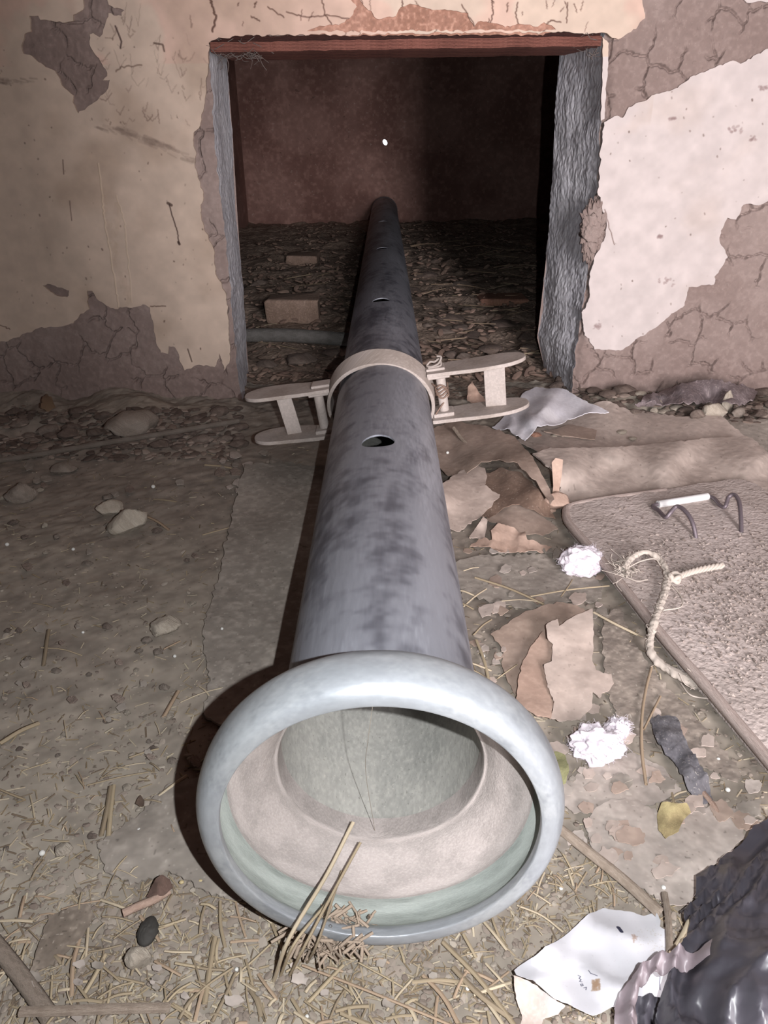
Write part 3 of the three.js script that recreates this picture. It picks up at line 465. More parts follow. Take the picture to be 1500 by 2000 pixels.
// tube through points given as [x, y, height above the floor]
function wire(pts, r, { seg = 6, n = 12, flat = 1, closed = false } = {}) {
  const c = new THREE.CatmullRomCurve3(pts.map((p) => (p.isVector3 ? p : H(p[0], p[1], p[2] ?? 0.005))), closed, 'centripetal');
  const g = new THREE.TubeGeometry(c, n, r, seg, closed);
  if (flat !== 1) { const p = g.attributes.position; for (let i = 0; i <= n; i++) { const q = c.getPointAt(i / n); for (let k = 0; k <= seg; k++) { const j = i * (seg + 1) + k; p.setY(j, q.y + (p.getY(j) - q.y) * flat); } } g.computeVertexNormals(); }
  return g;
}
const strawMats = ['#a99a80', '#9a8b73', '#b8aa92', '#8d7f6a', '#a38e78'].map((c) => std({ color: new THREE.Color(c), roughness: 0.8 }));
function straw(label0, grp, x0, y0, x1, y1, wpx = 5, h0 = 0.006, h1 = 0.006, mat, name = 'straw_stalk', bend = Math.hypot(x1 - x0, y1 - y0) * 0.05) {
  const L0 = Math.hypot(x1 - x0, y1 - y0), mi = Math.floor(rnd() * strawMats.length); mat ??= strawMats[mi];
  const tone = { 0: 'tan ', 1: 'brown ', 2: 'pale ', 3: 'dull ', 4: 'reddish ' }[strawMats.indexOf(mat)] ?? 'buff ';
  const label = tone + (L0 > 75 ? 'long ' : L0 > 38 ? 'medium length ' : 'short ') + (wpx > 6.5 ? 'broad ' : wpx > 3.8 ? 'slim ' : 'hair thin ') + label0;
  const a = H(x0, y0, h0), b = H(x1, y1, h1), r = metres(wpx, a) / 2, mid = a.clone().lerp(b, 0.5).add(new THREE.Vector3(metres(rr(-bend, bend), a), rr(0.0005, 0.003), metres(rr(-bend, bend), a)));
  a.y = Math.max(a.y, floorBase(a.x, a.z) + r * 0.6 + 0.002); b.y = Math.max(b.y, floorBase(b.x, b.z) + r * 0.6 + 0.002); mid.y = Math.max(mid.y, floorBase(mid.x, mid.z) + r * 0.6 + 0.003);
  const g = wire([a, mid, b], r, { seg: 6, n: 7, flat: 0.6 }), c = rebase(g), o = mesh(name, g, mat); o.position.copy(c); return tag(o, label, 'straw', grp);
}
// materials of the litter
const kraft = dusty('#a9968a', '#9a877a', '#b5a496', { tile: 0.6, bump: 0.0012, seed: 81, speck: 0.2, grain: 0.4 });
const kraftPale = dusty('#bfafa5', '#b0a096', '#cabbb1', { tile: 0.6, bump: 0.0012, seed: 83, speck: 0.2, grain: 0.4 });
const kraftDust = dusty('#b2a8a0', '#a39890', '#bcb2aa', { tile: 0.6, bump: 0.002, seed: 85, speck: 0.35, grain: 0.6 });
const cardDust = dusty('#b8aaa1', '#b0a299', '#beb1a8', { tile: 0.8, bump: 0.0025, seed: 87, speck: 0.3, grain: 0.6 });
const cardGrey = dusty('#9d958c', '#8e867d', '#a8a097', { tile: 0.7, bump: 0.0025, seed: 89, speck: 0.35, grain: 0.7 });
const orangePaper = dusty('#b89f90', '#a98f80', '#c4ad9f', { tile: 0.4, bump: 0.001, seed: 91, speck: 0.1, grain: 0.3 });
const stonePale = dusty('#b7ad9f', '#a69b8d', '#c4bcae', { tile: 0.1, bump: 0.002, seed: 93, speck: 0.2, grain: 0.5 });
const stoneGrey = dusty('#94897f', '#82776d', '#a3998f', { tile: 0.1, bump: 0.002, seed: 95, speck: 0.2, grain: 0.6 });
const clodMat = dusty('#7b6c63', '#695b53', '#8b7d73', { tile: 0.1, bump: 0.003, seed: 97, speck: 0.2, grain: 0.6 });
const clodMat2 = dusty('#8d7f75', '#7c6e65', '#9b8d83', { tile: 0.1, bump: 0.003, seed: 99, speck: 0.2, grain: 0.6 });
const brickMat = dusty('#a9806c', '#977060', '#b79280', { tile: 0.3, bump: 0.003, seed: 111, speck: 0.3, grain: 0.6 });
const brickMat2 = dusty('#9b8577', '#887365', '#a99385', { tile: 0.3, bump: 0.003, seed: 113, speck: 0.3, grain: 0.6 });
const woodPale = dusty('#b3a394', '#a19182', '#bfb0a2', { tile: 0.2, bump: 0.0015, seed: 117, speck: 0.1, grain: 0.5 });
const tan = std({ color: new THREE.Color('#a5917a'), roughness: 0.9 });

// ------------------------------------------------------------ things in the dark store behind the opening
function brick(label, x, y, wpx, hpx, depth, turn, mat, grp) {
  const p = H(x, y), w = metres(wpx, p), h = metres(hpx, p), g = new RoundedBoxGeometry(w, h, depth, 4, 0.012), q = g.attributes.position, uv = [];
  for (let i = 0; i < q.count; i++) { const a = q.getX(i), b = q.getY(i), c = q.getZ(i), s = 0.008; q.setXYZ(i, a + s * n3(a * 20, b * 20, c * 20), b + s * 0.7 * n3(a * 14 + 9, b * 14, c * 14), c + s * n3(a * 14, b * 14 + 5, c * 14)); uv.push(a + c * 0.5, b + c); }
  g.setAttribute('uv', new THREE.Float32BufferAttribute(uv, 2)); g.computeVertexNormals();
  const o = mesh('mud_brick', g, mat); o.position.set(p.x, floorBase(p.x, p.z) + h / 2 - 0.008, p.z - depth / 2); o.rotation.y = turn; return tag(o, label, 'brick', grp);
}
brick('dusty brown mud brick standing beside the pipe behind the wall', 571, 630, 104, 46, 0.16, 0.03, brickMat2);
brick('smaller mud brick lying deeper in the dark store', 590, 520, 62, 22, 0.2, -0.05, brickMat2);
brick('orange fired brick lying on the litter right of the pipe', 985, 598, 96, 17, 0.16, 0.02, brickMat);
{
  const g = wire([[470, 655, 0.03], [560, 655, 0.03], [690, 664, 0.03]], 0.026, { seg: 16, n: 24 }), c = rebase(g), o = mesh('timber_pole', g, dusty('#7d7b78', '#6e6c68', '#8b8884', { tile: 0.2, seed: 131, bump: 0.003 })); o.position.copy(c); tag(o, 'grey round timber pole lying across the floor before the mud bricks', 'pole');
}
for (const [x, y, w, h] of [[585, 714, 50, 18], [520, 720, 36, 12], [648, 696, 30, 11], [505, 560, 30, 12], [880, 700, 22, 12], [905, 705, 24, 14], [1027, 668, 26, 16], [1035, 690, 30, 14], [850, 515, 18, 8], [835, 640, 16, 8], [960, 690, 40, 12], [930, 660, 50, 12], [1000, 705, 50, 14], [880, 630, 46, 10], [800, 575, 40, 10], [900, 560, 40, 8], [870, 650, 44, 10], [920, 610, 30, 8], [830, 545, 40, 10], [900, 646, 30, 9], [850, 600, 34, 9], [985, 640, 44, 10]]) rock('clay_clod', (w > 42 ? 'broad ' : w > 32 ? 'middling ' : 'small ') + 'lump of clay lying on the litter behind the wall opening', 'clod', x, y, w, h, rnd() < 0.5 ? clodMat : clodMat2, { grp: 'clay lumps on the store floor', d: 1 });
for (let k = 0; k < 46; k++) { const x = rr(800, 1035), y = rr(450, 705), a = rr(-0.5, 0.5), L = rr(15, 60); straw('dry twig on the dark litter behind the wall opening', 'twigs on the store floor', x, y, x + L * Math.cos(a), y + L * 0.5 * Math.sin(a), rr(1.6, 3.4), rr(0.006, 0.03), rr(0.006, 0.03), rnd() < 0.5 ? tan : undefined, 'dry_twig', 8); }
for (const [a, b, c, d] of [[505, 668, 580, 682], [570, 560, 640, 552], [555, 545, 610, 535], [640, 580, 690, 600], [620, 540, 660, 528], [500, 640, 540, 632]]) straw('dry twig beside the mud bricks in the store', 'twigs by the mud bricks', a, b, c, d, 2.5, 0.01, 0.012, undefined, 'dry_twig');
{ // crumbled litter all over the store floor: nobody could count it
  const N = 2600, m = new THREE.InstancedMesh(ROCKS[2], std({ color: 0xffffff, roughness: 1 }), N), M = new THREE.Matrix4(), q = new THREE.Quaternion(), col = new THREE.Color();
  for (let i = 0; i < N; i++) { const x = rr(-0.9, 1.0), z = lerp(-2.5, -6.9, Math.pow(rnd(), 1.5)), s = 0.003 + 0.012 * rnd() ** 2; M.compose(new THREE.Vector3(x, floorY(x, z) + 0.01 + s * 0.2, z), q.setFromEuler(new THREE.Euler(rr(-0.4, 0.4), rr(0, 6), rr(-0.4, 0.4))), new THREE.Vector3(s * rr(0.8, 2.6), s * 0.5, s)); m.setMatrixAt(i, M); col.set(['#8f7a6d', '#826d61', '#9a8577', '#8a7468'][i % 4]); m.setColorAt(i, col); }
  m.name = 'crumbled_litter'; m.castShadow = m.receiveShadow = true; scene.add(m); tag(m, 'brown crumbled litter covering the store floor', 'litter', null, 'stuff');
}

// ------------------------------------------------------------ rubble along the foot of the wall, left of the pipe
rock('rubble_stone', 'pale wedge shaped stone half buried in the mud at the wall foot', 'stone', 258, 853, 84, 42, stoneGrey, { k: 1 });
rock('rubble_stone', 'grey rounded stone at the edge of the wall rubble', 'stone', 38, 982, 46, 34, stoneGrey, { k: 3 });
rock('rubble_stone', 'flat grey stone on the dirt below the wall rubble', 'stone', 122, 927, 42, 18, stoneGrey, { k: 4 });
rock('rubble_stone', 'small pointed white stone beside the larger white stone', 'stone', 213, 1010, 46, 28, stonePale, { k: 0 });
rock('rubble_stone', 'large white angular stone on the bare dirt floor', 'stone', 250, 1042, 66, 46, stonePale, { k: 5 });
rock('rubble_stone', 'oval white pebble alone on the dirt floor', 'stone', 320, 1240, 48, 28, stonePale, { k: 2 });
rock('rubble_stone', 'square white stone below the black seed pod', 'stone', 268, 1896, 40, 44, stonePale, { k: 6 });
rock('rubble_stone', 'pale pebble near the straw on the left floor', 'stone', 122, 1672, 28, 20, stonePale, { k: 2 });
for (let k = 0; k < 70; k++) for (let tries = 0; tries < 60; tries++) { const t = rnd(), x = rr(-10, 470), y = lerp(805, 885, Math.pow(t, 0.8)) - (x - 200) * 0.03, w = rr(13, 42), pole = 862 - (x - 200) * 0.155; if (Math.abs(y - pole) < 9 || !clear(x, y, w)) continue; rock('mud_clod', (w > 34 ? 'broad ' : w > 24 ? 'middling ' : 'small ') + (k % 3 === 2 ? 'pale ' : 'brown ') + 'flake of fallen mud banked against the wall foot left of the pipe', 'clod', x, y, w, w * rr(0.3, 0.55), [clodMat, clodMat, clodMat2][k % 3], { grp: 'fallen mud at the wall foot left of the pipe', d: rr(0.6, 0.9) }); break; }
for (let k = 0; k < 46; k++) { const x = rr(0, 400), y = rr(930, 1720); if (!clear(x, y, 18)) continue; rock('dirt_pebble', ['grey', 'whitish', 'earthy'][k % 3] + ' small pebble scattered on the dirt left of the pipe', 'pebble', x, y, rr(8, 18), rr(5, 11), [stoneGrey, stonePale, clodMat2][k % 3], { grp: 'pebbles on the dirt left of the pipe', d: 1 }); }
{ const g = wire([[-40, 905, 0.03], [60, 890, 0.03], [200, 866, 0.03], [330, 845, 0.028], [465, 822, 0.022]], 0.0075, { seg: 8, n: 40 }), c = rebase(g), o = mesh('thin_pole', g, stoneGrey); o.position.copy(c); tag(o, 'long thin grey pole lying along the wall rubble', 'pole'); }
sheet('dry_leaf', 'orange dry leaf stuck at the foot of the wall', 'leaf', [[80, 795], [84, 775], [90, 768], [102, 778], [108, 795], [95, 803]], { hp: 0.05, mat: std({ color: new THREE.Color('#84705a'), roughness: 0.8 }), torn: 1, step: 4, space: 8, relief: (x, z) => 0.006 * n2(x * 60, z * 60) });
// ------------------------------------------------------------ cardboard and paper
const wave = (a, f, s = 0) => (x, z) => a * n2(x * f + s, z * f);
sheet('cardboard_sheet', 'long dusty cardboard sheet lying along the left side of the pipe', 'cardboard', [[478, 908], [545, 903], [660, 915], [690, 1000], [700, 1250], [640, 1420], [520, 1440], [430, 1418], [398, 1398], [408, 1330], [404, 1298], [394, 1232], [428, 1122], [444, 1042], [462, 965]], { hp: [[480, 910, 0.016], [620, 910, 0.012], [450, 1040, 0.012], [400, 1250, 0.009], [550, 1200, 0.008], [430, 1410, 0.007]], mat: cardGrey, torn: 5, thick: 0.004, relief: wave(0.003, 9) });
sheet('cardboard_sheet', 'torn grey cardboard sheet under the bell mouth', 'cardboard', [[190, 1646], [240, 1610], [290, 1570], [335, 1530], [400, 1520], [520, 1600], [560, 1700], [470, 1760], [400, 1740], [330, 1700], [255, 1722], [205, 1702]], { hp: 0.007, mat: cardGrey, torn: 6, thick: 0.002, relief: wave(0.002, 12) });
sheet('cardboard_sheet', 'dusty dark cardboard piece among straw in front of the bell', 'cardboard', [[60, 1900], [72, 1850], [95, 1790], [170, 1762], [185, 1790], [160, 1830], [110, 1880]], { hp: 0.008, mat: dusty('#857a6f', '#776c61', '#91877b', { tile: 0.4, seed: 143, bump: 0.002 }), torn: 3, relief: wave(0.002, 14) });
// the stack of card right of the pipe
sheet('cardboard_sheet', 'wide flat cardboard sheet lying against the rubble by the right wall', 'cardboard', [[1010, 858], [1060, 830], [1130, 795], [1185, 782], [1230, 802], [1320, 812], [1405, 810], [1452, 850], [1520, 905], [1400, 905], [1200, 900], [1060, 890]], { hp: [[1185, 785, 0.03], [1060, 850, 0.02], [1400, 815, 0.02], [1250, 850, 0.008], [1450, 860, 0.012]], mat: cardDust, torn: 2.5, thick: 0.003, relief: wave(0.003, 8) });
sheet('cardboard_sheet', 'dusty cardboard strip beneath the right end of the cardboard stack', 'cardboard', [[1400, 822], [1450, 818], [1580, 822], [1600, 900], [1500, 905], [1450, 862]], { hp: 0.008, mat: cardGrey, torn: 2, thick: 0.003 });
sheet('cardboard_sheet', 'big bowed cardboard sheet with a raised back edge beside the tray', 'cardboard', [[1040, 884], [1075, 876], [1200, 872], [1330, 862], [1452, 850], [1470, 856], [1500, 884], [1560, 930], [1580, 985], [1440, 956], [1300, 972], [1130, 1000], [1085, 985], [1095, 950], [1090, 925], [1060, 902]], { hp: [[1050, 882, 0.055], [1200, 874, 0.06], [1330, 864, 0.06], [1460, 852, 0.055], [1100, 905, 0.06], [1300, 890, 0.055], [1480, 890, 0.05], [1200, 930, 0.02], [1350, 925, 0.02], [1500, 930, 0.02], [1100, 975, 0.012], [1250, 960, 0.010], [1420, 960, 0.010], [1300, 1020, 0.008]], mat: cardDust, torn: 2, thick: 0.004, relief: wave(0.002, 7) });
sheet('box_flap', 'brown cardboard flap with a row of stitch holes by the white cloth', 'cardboard', [[1062, 842], [1085, 838], [1112, 828], [1166, 840], [1162, 858], [1130, 854], [1098, 850]], { hp: 0.026, mat: kraft, torn: 1, thick: 0.003, step: 5, space: 10 });
sheet('brown_paper', 'large curled brown paper sheet next to the clamp', 'paper', [[842, 838], [880, 822], [930, 828], [975, 840], [1005, 852], [1040, 892], [1062, 930], [1082, 975], [1075, 985], [1050, 945], [1010, 905], [975, 898], [940, 905], [905, 925], [875, 930], [855, 905]], { hp: [[850, 840, 0.04], [930, 830, 0.05], [1000, 855, 0.06], [1040, 890, 0.075], [1075, 970, 0.05], [1000, 900, 0.075], [940, 900, 0.06], [880, 925, 0.03], [860, 880, 0.03]], mat: kraft, torn: 2, thick: 0.0012, space: 11, relief: wave(0.004, 12) });
sheet('brown_paper', 'dark brown rolled paper under the large curled sheet', 'paper', [[930, 930], [975, 915], [1020, 922], [1048, 950], [1070, 985], [1085, 1015], [1050, 1000], [1015, 985], [985, 990], [955, 1012], [925, 1005], [940, 975], [950, 950]], { hp: [[930, 930, 0.03], [1000, 920, 0.045], [1050, 955, 0.05], [1080, 1010, 0.012], [990, 985, 0.03], [960, 1005, 0.01], [970, 950, 0.02]], mat: dusty('#8a7466', '#786356', '#988274', { tile: 0.4, seed: 145, bump: 0.001, grain: 0.4 }), torn: 2, thick: 0.0012, space: 10, relief: wave(0.004, 16, 4) });
sheet('brown_paper', 'brown paper fold with torn edge in front of the rolled paper', 'paper', [[948, 1015], [985, 990], [1020, 975], [1030, 990], [1050, 1000], [1075, 1018], [1090, 1035], [1060, 1045], [1010, 1040], [975, 1022]], { hp: [[950, 1015, 0.006], [1020, 980, 0.018], [1085, 1035, 0.005], [1010, 1038, 0.010]], mat: kraft, torn: 2, thick: 0.0012, space: 9, relief: wave(0.003, 18, 2) });
sheet('brown_paper', 'pale paper sheet with scalloped edge leaning on the pipe', 'paper', [[852, 962], [872, 940], [900, 918], [925, 909], [946, 915], [950, 930], [946, 948], [962, 958], [978, 965], [960, 988], [940, 1008], [915, 1025], [898, 1038], [872, 1030], [860, 1005]], { hp: [[860, 960, 0.05], [930, 912, 0.045], [950, 940, 0.04], [978, 966, 0.03], [940, 1005, 0.022], [898, 1036, 0.012], [868, 1020, 0.02]], mat: kraftPale, torn: 2.5, thick: 0.0012, step: 5, space: 10, relief: wave(0.003, 14, 8) });
{ // narrow flap standing on edge at the end of the bowed sheet
  const s = new THREE.Shape([[0, 0], [0.012, 0.004], [0.024, 0.085], [0.026, 0.118], [0.010, 0.122], [0.002, 0.112], [0.006, 0.06]].map((p) => new THREE.Vector2(...p))), g = new THREE.ExtrudeGeometry(s, { depth: 0.0025, bevelEnabled: false }), o = mesh('card_flap', g, orangePaper);
  const p = H(1074, 1003, 0); o.position.set(p.x, p.y, p.z); o.rotation.set(R(-28), R(-8), R(-2)); tag(o, 'narrow orange card flap standing on edge beside the bowed cardboard', 'cardboard');
}
sheet('torn_paper', 'crumpled orange paper scrap beside the pipe', 'paper', [[918, 1064], [935, 1052], [960, 1056], [958, 1040], [972, 1025], [1000, 1030], [1025, 1040], [1030, 1052], [1048, 1060], [1078, 1070], [1066, 1079], [1020, 1076], [975, 1077], [960, 1068], [940, 1066]], { hp: [[918, 1064, 0.008], [975, 1030, 0.03], [1025, 1042, 0.026], [1070, 1074, 0.006], [1000, 1065, 0.012]], mat: orangePaper, torn: 2, step: 4, space: 8, relief: wave(0.005, 30, 5) });
sheet('torn_paper', 'small white triangular paper scrap by the crumpled orange paper', 'paper', [[916, 1050], [930, 1030], [944, 1008], [952, 1016], [950, 1032], [946, 1052]], { hp: [[916, 1050, 0.008], [944, 1010, 0.03], [946, 1050, 0.01]], mat: kraftPale, torn: 1, step: 4, space: 8 });
sheet('brown_paper', 'wide dark kraft paper sheet beneath the pale torn scrap', 'paper', [[958, 1240], [985, 1222], [1020, 1198], [1060, 1182], [1095, 1172], [1140, 1186], [1150, 1210], [1130, 1300], [1110, 1390], [1050, 1398], [1022, 1380], [1000, 1345], [978, 1300], [985, 1270]], { hp: [[960, 1240, 0.010], [1090, 1175, 0.022], [1140, 1190, 0.016], [1000, 1340, 0.006], [1060, 1280, 0.008]], mat: kraft, torn: 3, relief: wave(0.003, 12, 3) });
sheet('torn_paper', 'long orange kraft strip under the pale torn scrap', 'paper', [[1008, 1372], [1012, 1330], [1022, 1288], [1040, 1258], [1060, 1233], [1064, 1246], [1080, 1256], [1076, 1290], [1060, 1296], [1070, 1340], [1082, 1372], [1076, 1402], [1045, 1396]], { hp: 0.024, mat: orangePaper, torn: 2, step: 5, space: 10, relief: wave(0.002, 16, 6) });
sheet('torn_paper', 'large pale torn paper scrap right of the bell mouth', 'paper', [[1066, 1222], [1078, 1212], [1088, 1208], [1092, 1222], [1112, 1208], [1130, 1200], [1158, 1187], [1159, 1240], [1157, 1292], [1165, 1308], [1178, 1316], [1194, 1318], [1199, 1334], [1190, 1346], [1176, 1354], [1172, 1364], [1158, 1352], [1156, 1380], [1132, 1404], [1098, 1408], [1076, 1402], [1082, 1372], [1070, 1340], [1062, 1298], [1078, 1292], [1080, 1258], [1068, 1246]], { hp: [[1158, 1190, 0.048], [1080, 1215, 0.042], [1070, 1300, 0.032], [1198, 1335, 0.026], [1150, 1300, 0.03], [1100, 1400, 0.022]], mat: kraftPale, torn: 1.5, step: 5, space: 10, relief: wave(0.002, 14, 9) });
sheet('brown_paper', 'flat dusty paper sheet at the lower end of the long stick', 'paper', [[1145, 1604], [1165, 1575], [1200, 1562], [1245, 1560], [1290, 1590], [1330, 1588], [1400, 1575], [1450, 1580], [1452, 1640], [1400, 1680], [1362, 1720], [1352, 1768], [1300, 1765], [1245, 1730], [1200, 1705], [1160, 1680]], { hp: 0.007, mat: kraftDust, torn: 4, relief: wave(0.0025, 14, 1) });
sheet('brown_paper', 'flat dusty paper sheet between the yellow leaf and the bell', 'paper', [[1075, 1555], [1090, 1530], [1140, 1510], [1165, 1480], [1240, 1470], [1300, 1500], [1330, 1550], [1270, 1570], [1180, 1580], [1120, 1590]], { hp: 0.006, mat: kraftDust, torn: 4, relief: wave(0.003, 16, 5) });
sheet('brown_paper', 'worn paper layer trampled into the dirt beside the tray edge', 'paper', [[1175, 1200], [1212, 1188], [1235, 1252], [1298, 1338], [1382, 1428], [1450, 1506], [1440, 1530], [1380, 1500], [1290, 1460], [1210, 1420], [1180, 1330]], { hp: 0.006, mat: dusty('#958a80', '#837970', '#a2978c', { tile: 0.5, seed: 147, bump: 0.003 }), torn: 6, relief: wave(0.003, 14, 15) });
sheet('brown_paper', 'trampled paper layer on the dirt between pipe and cotton tuft', 'paper', [[885, 1100], [940, 1085], [1040, 1082], [1100, 1090], [1180, 1140], [1175, 1170], [1080, 1180], [1010, 1190], [930, 1165], [895, 1150]], { hp: 0.006, mat: cardGrey, torn: 5, relief: wave(0.003, 14, 25) });
// small flakes of paper and dry mud between pipe and tray
const flakeMats = [kraftDust, kraftPale, cardGrey, kraft, cardDust];
function flake(x, y, s, grp, label, mat) { const n = 5 + Math.floor(rnd() * 4), a0 = rr(0, 6), o = []; for (let i = 0; i < n; i++) { const a = a0 + i / n * 6.283, r = s * rr(0.55, 1); o.push([x + Math.cos(a) * r, y + Math.sin(a) * r * 0.72]); } const mm = mat ?? flakeMats[Math.floor(rnd() * 5)], word = (s > 22 ? 'large ' : s > 13 ? 'middling ' : 'tiny ') + ({ 0: 'dull ', 1: 'pale ', 2: 'grey ', 3: 'brown ', 4: 'beige ' }[flakeMats.indexOf(mm)] ?? 'earthy ');
  return sheet('paper_flake', word + label, 'paper', o, { hp: [[x - s, y, rr(0.006, 0.014)], [x + s, y, rr(0.006, 0.018)], [x, y + s, rr(0.006, 0.012)]], mat: mm, torn: s * 0.12, step: 5, space: 12, grp }); }
for (let k = 0; k < 75; k++) { const x = rr(1080, 1480), y = rr(1330, 1700); if (x > 1200 && y < 1290 + (x - 1200) * 0.85) continue; if (x > 1330 && y > 1620) continue; flake(x, y, rr(10, 34), 'paper flakes right of the bell mouth', 'dusty torn flake of paper on the floor right of the bell mouth'); }
for (let k = 0; k < 26; k++) flake(rr(885, 1180), rr(1070, 1215), rr(8, 24), 'paper flakes between pipe and cotton tuft', 'dusty torn paper flake on the floor between pipe and cotton tuft');
for (let k = 0; k < 16; k++) flake(rr(905, 985), rr(1170, 1330), rr(7, 18), 'paper flakes along the right flank of the pipe', 'small torn paper flake tucked along the right flank of the pipe');
for (let k = 0; k < 22; k++) flake(rr(430, 560), rr(880, 960), rr(7, 18), 'paper flakes at the left clamp lug', 'small paper flake on the dirt below the left clamp lug', [cardGrey, clodMat2, kraftDust][k % 3]);
for (let k = 0; k < 30; k++) flake(rr(20, 420), rr(900, 1500), rr(7, 16), 'paper flakes on the left dirt', 'thin dusty flake lying on the dirt left of the pipe', [cardGrey, clodMat2][k % 2]);
for (let k = 0; k < 24; k++) flake(rr(20, 1000), rr(1870, 1990), rr(8, 24), 'paper flakes in front of the bell', 'dusty flake among the straw in front of the bell mouth', [cardGrey, kraftDust][k % 2]);
sheet('dry_leaf', 'brown dry leaf scrap standing behind the right clamp lug', 'leaf', [[912, 782], [914, 755], [922, 745], [935, 765], [950, 784], [930, 790]], { hp: [[912, 784, 0.01], [922, 746, 0.07], [950, 785, 0.01]], mat: orangePaper, torn: 1, step: 4, space: 8 });

// ------------------------------------------------------------ the metal tray with wire handle
{
  const th = 0.034, base = H(1300, 1150, 0);
  const tray = group('metal_tray', new THREE.Vector3(base.x, 0, base.z)); tag(tray, 'flat dust covered metal tray with wire handle and rolled rim', 'tray');
  const out = [[1103, 998], [1112, 985], [1300, 955], [1425, 936], [1452, 937], [1478, 946], [1500, 962], [1640, 1090], [1900, 1450], [1660, 1650], [1500, 1472], [1300, 1240], [1180, 1092], [1106, 1010]];
  const world = out.map(([x, y]) => { const p = onPlaneY(x, y, th); return [p.x - base.x, p.z - base.z]; });
  const trayMat = dusty('#c2b6b1', '#b4a8a2', '#ccc0ba', { tile: 0.45, size: 1024, bump: 0.0045, seed: 151, speck: 0.2, grain: 0.35, fine: 80 });
  mesh('plate', slabGeo([ragged(world, 0.012, 0.0008)], 0.03, (x, z) => [x, th + 0.0015 * n2(x * 9, z * 9) + 0.001 * n2(x * 30, z * 30), z], (x, z) => [x, th - 0.004, z], (x, z) => [x, z]), trayMat, tray);
  const rimPts = [[1300, 955], [1112, 986], [1106, 1000], [1110, 1014], [1180, 1094], [1300, 1242], [1400, 1356], [1500, 1474], [1640, 1640]].map(([x, y]) => { const p = onPlaneY(x, y, th); return new THREE.Vector3(p.x - base.x, th - 0.006, p.z - base.z); });
  mesh('rolled_rim', new THREE.TubeGeometry(new THREE.CatmullRomCurve3(rimPts, false, 'centripetal'), 120, 0.0085, 12), dusty('#b3a49d', '#a4948d', '#bdafa8', { tile: 0.3, seed: 153, bump: 0.001 }), tray);
  const skirt = []; for (const q of rimPts) skirt.push(q); const sc = new THREE.CatmullRomCurve3(skirt, false, 'centripetal');
  mesh('side_skirt', gridGeo(80, 2, (u, v) => { const q = sc.getPoint(u); return [q.x + 0.004, lerp(0.004, th - 0.006, v), q.z - 0.002, u * 2, v * 0.03]; }), Object.assign(trayMat.clone(), { side: THREE.DoubleSide }), tray);
  const steel = std({ color: new THREE.Color('#7a7076'), roughness: 0.55, metalness: 0.5 });
  const T = (x, y, h) => onPlaneY(x, y, th + h).sub(new THREE.Vector3(base.x, 0, base.z));
  const bail = mesh('wire_handle', new THREE.TubeGeometry(new THREE.CatmullRomCurve3([T(1360, 1052, -0.002), T(1353, 1022, 0.022), T(1340, 1000, 0.034), T(1322, 989, 0.034), T(1308, 1003, 0.022), T(1302, 1010, 0.014), T(1285, 996, 0.008), T(1275, 988, 0.006), T(1290, 984, 0.007), T(1380, 969, 0.007), T(1392, 972, 0.007), T(1408, 988, 0.010), T(1416, 990, 0.014), T(1424, 970, 0.030), T(1433, 966, 0.036), T(1442, 976, 0.034), T(1447, 1010, 0.018), T(1448, 1042, -0.002)], false, 'centripetal'), 160, 0.0042, 10), steel, tray);
  const a = T(1285, 985, 0.007), b = T(1382, 969.5, 0.007), grip = mesh('handle_grip', new THREE.CylinderGeometry(0.0078, 0.0078, a.distanceTo(b), 24), std({ color: new THREE.Color('#d8d8d8'), roughness: 0.6 }), tray); grip.position.copy(a).lerp(b, 0.5); grip.quaternion.setFromUnitVectors(new THREE.Vector3(0, 1, 0), b.clone().sub(a).normalize());
  // crumbs of dirt on the plate
  const N = 1100, geo = ROCKS[3], m = new THREE.InstancedMesh(geo, std({ color: 0xffffff, roughness: 1 }), N), M = new THREE.Matrix4(), q = new THREE.Quaternion(), col = new THREE.Color(); let n = 0;
  while (n < N) { const x = rr(1150, 1520), y = rr(960, 1420), p = onPlaneY(x, y, th); const lx = p.x - base.x, lz = p.z - base.z; if (!inPoly(lx, lz, world)) continue; const dens = smooth(1020, 1120, y) * smooth(1400, 1250, y) * smooth(0, 120, x - (1190 + (y - 1100) * 0.85)); if (rnd() > 0.10 + 0.9 * dens) continue; const s = rr(0.0007, 0.0024); M.compose(new THREE.Vector3(lx, th + 0.002, lz), q.setFromEuler(new THREE.Euler(0, rr(0, 6), rr(-0.5, 0.5))), new THREE.Vector3(s * rr(1, 2.2), s * 0.8, s)); m.setMatrixAt(n, M); col.set(['#9a8d86', '#8c7f78', '#7d716a', '#a69a93', '#93877f'][n % 5]); m.setColorAt(n++, col); }
  m.name = 'dirt_crumbs'; m.castShadow = m.receiveShadow = true; m.userData.kind = 'stuff'; tray.add(m);
}
